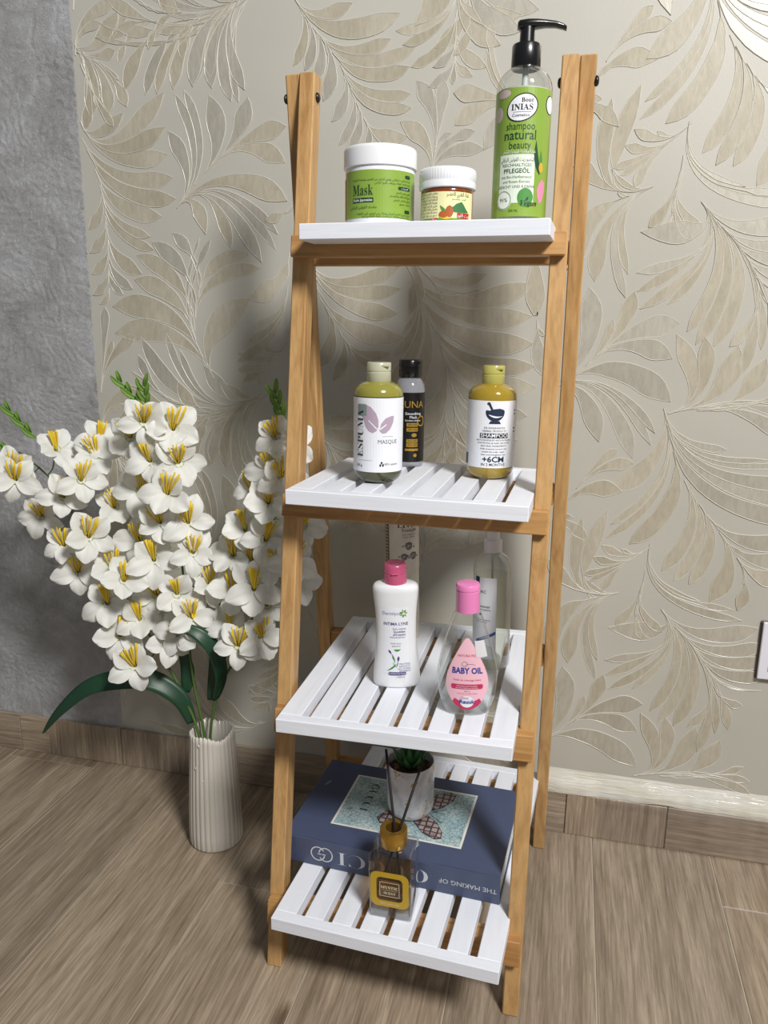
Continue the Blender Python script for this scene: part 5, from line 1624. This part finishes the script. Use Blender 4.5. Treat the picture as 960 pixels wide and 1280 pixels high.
# ---------------------------------------------------------------- plant pot on the book
def plant():
    p = Vector((-0.003, 0.248, 0))
    loc = BOOK_M.inverted() @ Vector((p.x, p.y, shelf_z(4, p.x, p.y) + BOOK_H))
    loc.z = BOOK_H + 0.0012
    m = BOOK_M.copy()
    m.translation = BOOK_M @ loc
    t = thing('potted_succulent', 'green succulent in white gold-veined cup standing on the blue book', 'plant', mtx=m)
    r, h = 0.0375, 0.0900
    mar = mat('gold_veined_ceramic', (228, 228, 230), 0.22, coat=0.5)
    n = NT(mar)
    a = n.noise(n.coords((1, 1, 0.6)), 26, 4, 0.6, 2.2)
    b = n.noise(n.coords((1, 1, 1)), 60, 3, 0.6, 1.0)
    gold_f = n.ramp(a, [(0.535, (0, 0, 0, 1)), (0.555, (1, 1, 1, 1)), (0.60, (1, 1, 1, 1)), (0.62, (0, 0, 0, 1))])
    gold_m = n.ramp(b, [(0.47, (0, 0, 0, 1)), (0.53, (1, 1, 1, 1))])
    f = n.mix(1.0, gold_f, gold_m, 'MULTIPLY')
    grey = n.ramp(n.noise(n.coords((1, 1, 1)), 18, 4, 0.6, 1.5), [(0.40, lin((206, 207, 212))), (0.55, lin((232, 232, 234)))])
    n.l(n.mix(f, grey, lin((196, 158, 84))), n.b.inputs['Base Color'])
    prof = [(0, r * 0.72), (0.0015, r * 0.82), (0.006, r * 0.93), (0.014, r * 0.985), (0.022, r), (h - 0.001, r), (h, r * 0.985), (h - 0.001, r * 0.95), (0.012, r * 0.93), (0.011, 0.002)]
    loft('cup', prof, mar, t, 48, cap=(True, True))
    soil = mat('dark_soil', (64, 52, 40), 0.9)
    loft('soil', [(0.070, r * 0.9), (0.0745, r * 0.94), (0.076, r * 0.6), (0.0765, 0.002)], soil, t, 32)
    pb = mat('brown_pebble', (130, 96, 70), 0.6)
    for i in range(16):
        a_ = i * 2.4
        q = r * (0.35 + 0.5 * ((i * 0.37) % 1))
        loft('pebble', [(0, 0.002), (0.0015, 0.004, 0.0034), (0.004, 0.0044, 0.0036), (0.006, 0.0026, 0.002), (0.0066, 0.0004, 0.0004)], pb, t, 8, off=(q * math.cos(a_), q * math.sin(a_), 0.0745))
    G1 = mat('succulent_green', (66, 122, 70), 0.4)
    G2 = mat('succulent_light', (120, 160, 96), 0.4)
    def leafmesh(L, W):
        v, f = [], []
        ns = 9
        for i in range(ns + 1):
            u = i / ns
            w = W * (0.35 + 0.65 * math.sin(PI * min(1, u * 0.8 + 0.15))) * (1 - u ** 5) + 0.0002
            th = 0.0030 * (1 - u) + 0.0004
            x = L * (u * 0.92)
            z = L * 0.75 * (u ** 1.7)
            for (oy, oz) in ((-w, 0.30 * w), (0, -0.1 * w), (w, 0.30 * w), (0, -th - 0.1 * w)):
                v.append((x, oy, z + oz))
        for i in range(ns):
            for k in range(4):
                k2 = (k + 1) % 4
                f.append((i * 4 + k, i * 4 + k2, (i + 1) * 4 + k2, (i + 1) * 4 + k))
        f += [(3, 2, 1, 0), (ns * 4, ns * 4 + 1, ns * 4 + 2, ns * 4 + 3)]
        return v, f
    k = 0
    for ring, (cnt, L, W, tilt) in enumerate(((8, 0.040, 0.0065, 0.15), (7, 0.036, 0.0062, 0.5), (5, 0.028, 0.0055, 0.95))):
        v, f = leafmesh(L, W)
        base = None
        for i in range(cnt):
            if base is None:
                o = make('succulent_leaf', v, f, [G1, G2], t, smooth=True)
                base = o
            else:
                o = base.copy()
                COL.objects.link(o)
                o.parent = t
            o.location = (0, 0, 0.0765 + 0.003 * ring)
            o.rotation_euler = (0, -tilt, 2 * PI * i / cnt + ring * 0.4)
    return t
plant()

# ---------------------------------------------------------------- reed diffuser
def diffuser():
    t = thing('reed_diffuser', 'square glass reed diffuser with gold collar and two black reeds', 'diffuser', mtx=shelf_frame(4, 0.0060, 0.0970, -0.02))
    GL = clear_film('clear_glass', (0.97, 0.975, 0.975), 0.04, 0.03, 1.3)
    a, b, H = 0.0300, 0.0265, 0.1020
    def sq(z0, z1, a_, b_, rr=0.0035):
        out = []
        for z in (z0, z1):
            out.append([(x, y, z) for x, y in rect(-a_, a_, -b_, b_, rr, 3)])
        return out
    def sqloft(name, rows, m):
        v, f = [], []
        n = len(rows[0])
        for r_ in rows:
            v += r_
        for i in range(len(rows) - 1):
            for k in range(n):
                k2 = (k + 1) % n
                f.append((i * n + k, i * n + k2, (i + 1) * n + k2, (i + 1) * n + k))
        f += [tuple(range(n - 1, -1, -1)), tuple((len(rows) - 1) * n + k for k in range(n))]
        o = make(name, v, f, m, t, smooth=True)
        o.data.set_sharp_from_angle(angle=math.radians(30))
        return o
    R = lambda z, s, rr=0.0035: [(x, y, z) for x, y in rect(-a * s, a * s, -b * s, b * s, rr * s, 3)]
    sqloft('bottle', [R(0, 0.95), R(0.0015, 1.0), R(H - 0.006, 1.0), R(H - 0.002, 0.95), R(H + 0.001, 0.80), R(H + 0.003, 0.45)], GL)
    sqloft('glass_base', [R(0.0010, 0.94), R(0.0120, 0.94), R(0.0135, 0.85)], clear_film('thick_glass', (0.88, 0.89, 0.89), 0.08, 0.05, 1.35))
    sqloft('perfume', [R(0.0140, 0.84), R(0.0160, 0.90), R(0.0600, 0.90)], clear_film('amber_perfume', (0.80, 0.60, 0.32), 0.03, 0.06, 1.12))
    c = loft('collar', [(H + 0.002, 0.0182), (H + 0.003, 0.0190), (H + 0.026, 0.0190), (H + 0.0272, 0.0182), (H + 0.0272, 0.0110), (H + 0.024, 0.0104), (H + 0.006, 0.0100), (H + 0.006, 0.002)], GOLD, t, 40)
    PLT = Plane((0, -b, 0), (1, 0, 0), (0, 0, 1), (0, -1, 0))
    YL = mat('ochre_label', (186, 152, 34), 0.4)
    # ring-shaped label: rounded frame
    v, f = [], []
    o1, i1 = rect(-0.0272, 0.0272, 0.0200, 0.0760, 0.010, 5), rect(-0.0185, 0.0185, 0.0300, 0.0675, 0.006, 5)
    for p, q in zip(o1, i1):
        v += [PLT(*p, 0.0005), PLT(*q, 0.0005)]
    n = len(o1)
    for k in range(n):
        k2 = (k + 1) % n
        f.append((2 * k, 2 * k2, 2 * k2 + 1, 2 * k + 1))
    lab = make('label', v, f, YL, t)
    TEXTP = mat('pale_lettering', (226, 214, 180), 0.5)
    fr = rect(-0.0140, 0.0140, 0.0370, 0.0600)
    for x0, x1, z0, z1 in ((-0.0140, 0.0140, 0.0594, 0.0600), (-0.0140, 0.0140, 0.0370, 0.0376), (-0.0140, -0.0134, 0.0370, 0.0600), (0.0134, 0.0140, 0.0370, 0.0600)):
        decal('label_frame', PLT, rect(x0, x1, z0, z1), TEXTP, lab, 0.0006, None)
    text(PLT, SERIF('MYSTIC'), 0, 0.0515, 0.0066, TEXTP, lab)
    decal('label_frame', PLT, rect(-0.011, 0.011, 0.0470, 0.0474), TEXTP, lab, 0.0006, None)
    text(PLT, SERIF('SCENT'), 0, 0.0425, 0.0052, TEXTP, lab)
    text(PLT, 'REED DIFFUSER', 0, 0.0250, 0.0040, TEXTP, lab, eps=0.0008)
    RB_ = mat('black_reed', (20, 18, 18), 0.7)
    inv = t.matrix_world.inverted()
    for bot, mid, top in (((0.0060, 0.088, 0.160), (0.0040, 0.098, 0.262), (-0.0150, 0.121, 0.366)), ((-0.0010, 0.090, 0.158), (0.0120, 0.098, 0.262), (0.0365, 0.131, 0.352))):
        # a reed is straight: from foot through the collar to its end
        A = inv @ Vector(bot)
        B = inv @ Vector(top)
        mid_ = inv @ Vector(mid)
        d = (B - mid_).normalized()
        A = mid_ - d * 0.066
        tube('reed', [A, mid_, B], 0.0019, RB_, t, 8)
    return t
diffuser()

# ---------------------------------------------------------------- vase on the floor
VX, VY = -0.3920, 0.3440
def vase():
    t = thing('ribbed_vase', 'ribbed off-white vase standing on the wood-look floor', 'vase', (VX, VY, 0))
    ce = mat('off_white_ceramic', (206, 200, 190), 0.32, coat=0.25)
    N = 30
    H = 0.2235
    verts, faces = [], []
    seg = N * 6
    rows = [(0.0, 0.044), (0.0015, 0.0468), (0.005, 0.0482), (0.03, 0.0482), (0.08, 0.0466), (0.13, 0.0442), (0.18, 0.0414), (0.212, 0.0398), (H, 0.0394)]
    inner = [(H, 0.0362), (0.18, 0.0368), (0.10, 0.0400), (0.02, 0.0425), (0.012, 0.002)]
    def ring(z, r, rib, wave):
        for k in range(seg):
            th = 2 * PI * k / seg
            w = 1 + rib * (abs(math.cos(N * th / 2)) ** 0.7 - 0.6)
            dz = wave * (0.0030 * math.sin(3 * th + 0.6) + 0.0018 * math.sin(5 * th + 2.0) + 0.0012 * math.cos(N * th))
            verts.append((r * w * math.cos(th), r * w * math.sin(th), z + dz))
    for z, r in rows:
        ring(z, r, 0.05 if z > 0.003 else 0.01, max(0, (z - 0.16) / (H - 0.16)) if z > 0.16 else 0)
    for z, r in inner:
        ring(z, r, 0.0, 1.0 if z == H else 0)
    n = len(rows) + len(inner)
    for i in range(n - 1):
        for k in range(seg):
            k2 = (k + 1) % seg
            faces.append((i * seg + k, i * seg + k2, (i + 1) * seg + k2, (i + 1) * seg + k))
    faces.append(tuple(range(seg - 1, -1, -1)))
    o = make('vase_body', verts, faces, ce, t, smooth=True)
    for a, z in ((-1.95, 0.165), (-1.60, 0.143), (-1.75, 0.210)):
        rr = 0.0415 if z < 0.2 else 0.0398
        v, f = loft_vf([(-0.003, 0.0006), (-0.0015, 0.0022), (0.001, 0.0024), (0.003, 0.0012), (0.0036, 0.0003)], 10)
        d = Vector((math.cos(a), math.sin(a), 0))
        make('glaze_drip', [(d.x * rr + p[0], d.y * rr + p[1], z + p[2]) for p in v], f, ce, t, smooth=True)
    return t
vase()

# ---------------------------------------------------------------- artificial flowers
PETAL_M = mat('white_silk_petal', (240, 240, 236), 0.55, sub=0.0)
def petal_nodes():
    n = NT(PETAL_M)
    v = n.coords((14, 120, 1))
    a = n.noise(v, 1.0, 3)
    n.l(n.ramp(a, [(0.3, lin((228, 228, 220))), (0.6, lin((244, 244, 241)))]), n.b.inputs['Base Color'])
    n.bump(a, 0.3, 0.0008)
    # thin silk lets a little light through
    tr = n.n('ShaderNodeBsdfTranslucent')
    tr.inputs[0].default_value = lin((236, 236, 222))
    mx = n.n('ShaderNodeMixShader')
    mx.inputs[0].default_value = 0.25
    out = [q for q in n.t.nodes if q.type == 'OUTPUT_MATERIAL'][0]
    n.l(n.b.outputs[0], mx.inputs[1])
    n.l(tr.outputs[0], mx.inputs[2])
    n.l(mx.outputs[0], out.inputs[0])
petal_nodes()
STAMEN = mat('yellow_stamen', (226, 194, 38), 0.6)
STEM = mat('stem_green', (78, 108, 48), 0.5)
LEAF_D = mat('dark_leaf', (30, 66, 44), 0.42)
BUD = mat('bud_green', (112, 150, 62), 0.5)

def petal_mesh(L, W, curl, seed):
    rnd = random.Random(seed)
    nu, nv = 8, 6
    v, f = [], []
    ph = rnd.random() * 6
    for i in range(nu + 1):
        u = i / nu
        w = W * (0.16 + 0.84 * math.sin(PI * (0.06 + 0.84 * u) ** 1.15) ** 0.75) * (1.0 if u < 0.96 else 0.82)
        for j in range(nv + 1):
            s = (j / nv - 0.5) * 2
            x = L * (u - 0.10 * s * s * u) + 0.003
            y = s * w * 0.5
            z = 0.012 * math.sin(u * 1.5) - curl * L * u ** 2.2 + 0.0035 * s * s * (1 - 0.8 * u) + 0.0016 * math.sin(ph + 5 * s + 4 * u) * u
            v.append((x, y, z))
    for i in range(nu):
        for j in range(nv):
            a = i * (nv + 1) + j
            f.append((a, a + nv + 1, a + nv + 2, a + 1))
    me = bpy.data.meshes.new('petal')
    me.from_pydata(v, [], f)
    me.materials.append(PETAL_M)
    me.polygons.foreach_set('use_smooth', [True] * len(f))
    me.update()
    return me
PETALS = [petal_mesh(0.034, 0.028, 0.22, 1), petal_mesh(0.036, 0.026, 0.38, 2), petal_mesh(0.032, 0.029, 0.10, 3), petal_mesh(0.035, 0.027, 0.5, 4)]
def stamen_mesh(seed):
    rnd = random.Random(seed)
    V, F = [], []
    for k in range(8):
        a = rnd.uniform(-0.5, 0.5)
        b = rnd.uniform(-0.6, 0.6)
        pts = []
        for i in range(5):
            u = i / 4
            pts.append((0.004 * b + 0.018 * u * b, 0.002 * math.sin(k) + 0.032 * u ** 1.3 * (0.75 + 0.3 * a), 0.002 + 0.030 * u * (1 - 0.25 * u)))
        v, f = tube_vf(pts, [0.0008, 0.0009, 0.0010, 0.0012, 0.0011], 5)
        o = len(V)
        V += v
        F += [tuple(o + q for q in g) for g in f]
    me = bpy.data.meshes.new('stamens')
    me.from_pydata([tuple(p) for p in V], [], F)
    me.materials.append(STAMEN)
    me.polygons.foreach_set('use_smooth', [True] * len(F))
    me.update()
    return me
STAMENS = [stamen_mesh(k) for k in range(3)]
cv, cf = loft_vf([(-0.014, 0.0012), (-0.006, 0.0022), (0.0, 0.0036), (0.006, 0.0060), (0.009, 0.0075)], 10, cap=(True, False))
CALYX = bpy.data.meshes.new('blossom')
CALYX.from_pydata(cv, [], cf)
CALYX.materials.append(mat('pale_green_throat', (196, 206, 140), 0.6))
CALYX.polygons.foreach_set('use_smooth', [True] * len(cf))
frng = random.Random(21)
def blossom(parent, p, n, size=1.0):
    """a five-petalled flower facing n, with a tuft of yellow stamens bending up"""
    n = n.normalized()
    upw = Vector((0, 0, 1)) - n * n.z
    upw = upw.normalized() if upw.length > 0.1 else Vector((0, 1, 0))
    xr = upw.cross(n).normalized()
    m = Matrix((xr, upw, n)).transposed().to_4x4() @ Matrix.Rotation(frng.uniform(-0.35, 0.35), 4, 'Z')
    b = bpy.data.objects.new('blossom', CALYX)
    link(b, parent)
    b.matrix_local = Matrix.Translation(p - parent.location) @ m @ Matrix.Scale(size, 4)
    cnt = 5
    for k in range(cnt):
        pt = bpy.data.objects.new('petal', frng.choice(PETALS))
        link(pt, b)
        a = PI / 2 + 2 * PI * (k + 0.5) / cnt + frng.uniform(-0.12, 0.12)
        tilt = frng.uniform(-0.45, 0.05)
        pt.matrix_local = Matrix.Translation((0, 0, 0.003 + 0.0012 * (k % 2))) @ Matrix.Rotation(a, 4, 'Z') @ Matrix.Rotation(tilt, 4, 'Y') @ Matrix.Scale(frng.uniform(0.92, 1.1), 4)
    st = bpy.data.objects.new('stamens', frng.choice(STAMENS))
    link(st, b)
    st.matrix_local = Matrix.Translation((0, 0, 0.002))
    return b

def ribbon_leaf(name, pts, w, m, parent, face, cup=0.15):
    P = spline(pts, 6)
    n = len(P)
    v, f = [], []
    for i, p in enumerate(P):
        u = i / (n - 1)
        t = (P[min(n - 1, i + 1)] - P[max(0, i - 1)]).normalized()
        s = t.cross(Vector(face)).normalized()
        nn = s.cross(t).normalized()
        hw = w * (math.sin(PI * (0.08 + 0.92 * u) ** 0.9) ** 0.8 if u < 1 else 0) * 0.5 + 0.0006
        for k, c in ((-1, cup), (-0.5, cup * 0.3), (0, 0), (0.5, cup * 0.3), (1, cup)):
            v.append(p + s * hw * k + nn * hw * c - parent.location)
        for k, c in ((1, cup), (0.5, cup * 0.3), (0, 0), (-0.5, cup * 0.3), (-1, cup)):
            v.append(p + s * hw * k + nn * (hw * c - 0.0009) - parent.location)
    for i in range(n - 1):
        for k in range(10):
            k2 = (k + 1) % 10
            f.append((i * 10 + k, i * 10 + k2, (i + 1) * 10 + k2, (i + 1) * 10 + k))
    f += [tuple(range(9, -1, -1)), tuple((n - 1) * 10 + k for k in range(10))]
    return make(name, v, f, m, parent, smooth=True)

def spray(label, stem, flowers, y0, buds, lean):
    t = thing('flower_spray', label, 'flower', (VX, VY, 0.02), 'white flower sprays in the ribbed vase')
    P = spline([Vector(p) for p in stem], 5)
    Q = [p - t.location for p in P]
    tube('stem', Q, [0.0030 - 0.0016 * i / (len(Q) - 1) for i in range(len(Q))], STEM, t, 8)
    tocam = lambda p: (CAM_POS - p).normalized()
    for i, (x, z) in enumerate(flowers):
        # nearest stem point
        near = min(P, key=lambda q: (q.x - x) ** 2 + (q.z - z) ** 2)
        side = Vector((x - near.x, 0, z - near.z))
        far = side.length
        y = y0 - 0.030 + 0.55 * far * (1 if i % 3 else -0.4) + frng.uniform(-0.008, 0.008)
        p = Vector((x, y, z))
        out = Vector((x - near.x, y - near.y, z - near.z)).normalized()
        n = tocam(p) * 0.9 + out * 0.45 + Vector((frng.uniform(-0.35, 0.35), 0, frng.uniform(-0.15, 0.30)))
        blossom(t, p, n, frng.uniform(1.02, 1.26))
        # short stalk from the stem to the blossom
        n = n.normalized()
        a = near - t.location
        b = p - n * 0.012 - t.location
        mid = (a + b) / 2 + Vector((0, 0.004, -0.006))
        tube('flower_stalk', spline([a, mid, b], 4), 0.0011, STEM, t, 6)
    for b0, b1 in buds:
        b0, b1 = Vector(b0), Vector(b1)
        d = b1 - b0
        for k in range(6):
            c = b0 + d * (k / 5)
            sgn = 1 if k % 2 else -1
            e = c + d.normalized() * 0.020 + Vector((sgn * 0.010, -0.004, 0.004))
            ribbon_leaf('bud', [c, (c + e) / 2 + Vector((sgn * 0.002, -0.002, 0)), e], 0.0075, BUD, t, (0, -1, 0.1), 0.5)
        tube('bud_stem', [b0 - t.location, b1 - t.location], [0.0013, 0.0007], BUD, t, 6)
    return t
def stem3(pts, y0, ytop):
    n = len(pts)
    out = [(VX - 0.005 + 0.15 * (pts[0][0] - VX), VY, 0.035)]
    for i, (x, z) in enumerate(pts):
        out.append((x, y0 + (ytop - y0) * i / (n - 1), z))
    return out
S1 = spray('white flower spray leaning out over the grey wallpaper', stem3([(-0.414, 0.206), (-0.448, 0.301), (-0.478, 0.356), (-0.532, 0.446), (-0.598, 0.539), (-0.667, 0.662), (-0.735, 0.718)], VY - 0.006, 0.335),
           [(-0.706, 0.68), (-0.655, 0.724), (-0.59, 0.716), (-0.615, 0.656), (-0.675, 0.616), (-0.63, 0.565), (-0.579, 0.587), (-0.554, 0.525), (-0.618, 0.517), (-0.555, 0.467), (-0.502, 0.438), (-0.537, 0.409), (-0.503, 0.362), (-0.452, 0.399), (-0.556, 0.63), (-0.577, 0.687), (-0.591, 0.741), (-0.721, 0.691), (-0.506, 0.52)], 0.325,
           [((-0.730, 0.318, 0.722), (-0.778, 0.310, 0.742)), ((-0.680, 0.312, 0.748), (-0.720, 0.305, 0.793))], -1)
S2 = spray('upright white flower spray rising straight from the ribbed vase', stem3([(-0.41, 0.207), (-0.425, 0.304), (-0.431, 0.387), (-0.436, 0.528), (-0.452, 0.686), (-0.476, 0.803)], VY + 0.004, 0.345),
           [(-0.463, 0.787), (-0.427, 0.772), (-0.505, 0.758), (-0.461, 0.72), (-0.421, 0.719), (-0.496, 0.661), (-0.424, 0.671), (-0.451, 0.617), (-0.408, 0.617), (-0.465, 0.551), (-0.401, 0.565), (-0.502, 0.572), (-0.423, 0.497), (-0.379, 0.507), (-0.475, 0.483), (-0.4, 0.457), (-0.427, 0.42), (-0.395, 0.426)], 0.335,
           [((-0.476, 0.325, 0.802), (-0.512, 0.315, 0.846)), ((-0.474, 0.325, 0.800), (-0.470, 0.315, 0.840))], 0)
S3 = spray('white flower spray half hidden behind the pine ladder leg', stem3([(-0.397, 0.209), (-0.373, 0.311), (-0.342, 0.365), (-0.302, 0.456), (-0.265, 0.601), (-0.242, 0.741), (-0.235, 0.800)], VY + 0.002, 0.335),
           [(-0.243, 0.771), (-0.223, 0.751), (-0.253, 0.714), (-0.23, 0.71), (-0.254, 0.664), (-0.288, 0.673), (-0.261, 0.602), (-0.302, 0.61), (-0.292, 0.553), (-0.25, 0.562), (-0.328, 0.562), (-0.33, 0.497), (-0.281, 0.519), (-0.27, 0.484), (-0.338, 0.435), (-0.311, 0.417), (-0.28, 0.429), (-0.214, 0.622), (-0.215, 0.571), (-0.221, 0.524)], 0.335,
           [((-0.235, 0.330, 0.792), (-0.248, 0.325, 0.836))], 1)
ribbon_leaf('strap_leaf', [(-0.428, 0.338, 0.235), (-0.445, 0.330, 0.285), (-0.489, 0.318, 0.319), (-0.543, 0.305, 0.321), (-0.606, 0.295, 0.302), (-0.666, 0.29, 0.250), (-0.707, 0.29, 0.200)], 0.036, LEAF_D, S1, (0.15, -0.75, 0.65))
ribbon_leaf('strap_leaf', [(-0.440, 0.345, 0.290), (-0.439, 0.352, 0.335), (-0.454, 0.355, 0.375)], 0.024, LEAF_D, S1, (0.2, -1, 0.1))
ribbon_leaf('strap_leaf', [(-0.388, 0.338, 0.285), (-0.377, 0.345, 0.352), (-0.375, 0.355, 0.402), (-0.362, 0.365, 0.477), (-0.352, 0.370, 0.530)], 0.030, LEAF_D, S3, (0.2, -1, 0.1))
ribbon_leaf('strap_leaf', [(-0.378, 0.335, 0.290), (-0.357, 0.318, 0.345), (-0.358, 0.300, 0.398), (-0.374, 0.290, 0.427), (-0.402, 0.285, 0.441), (-0.433, 0.283, 0.443)], 0.026, LEAF_D, S3, (0.75, -0.6, 0.25))
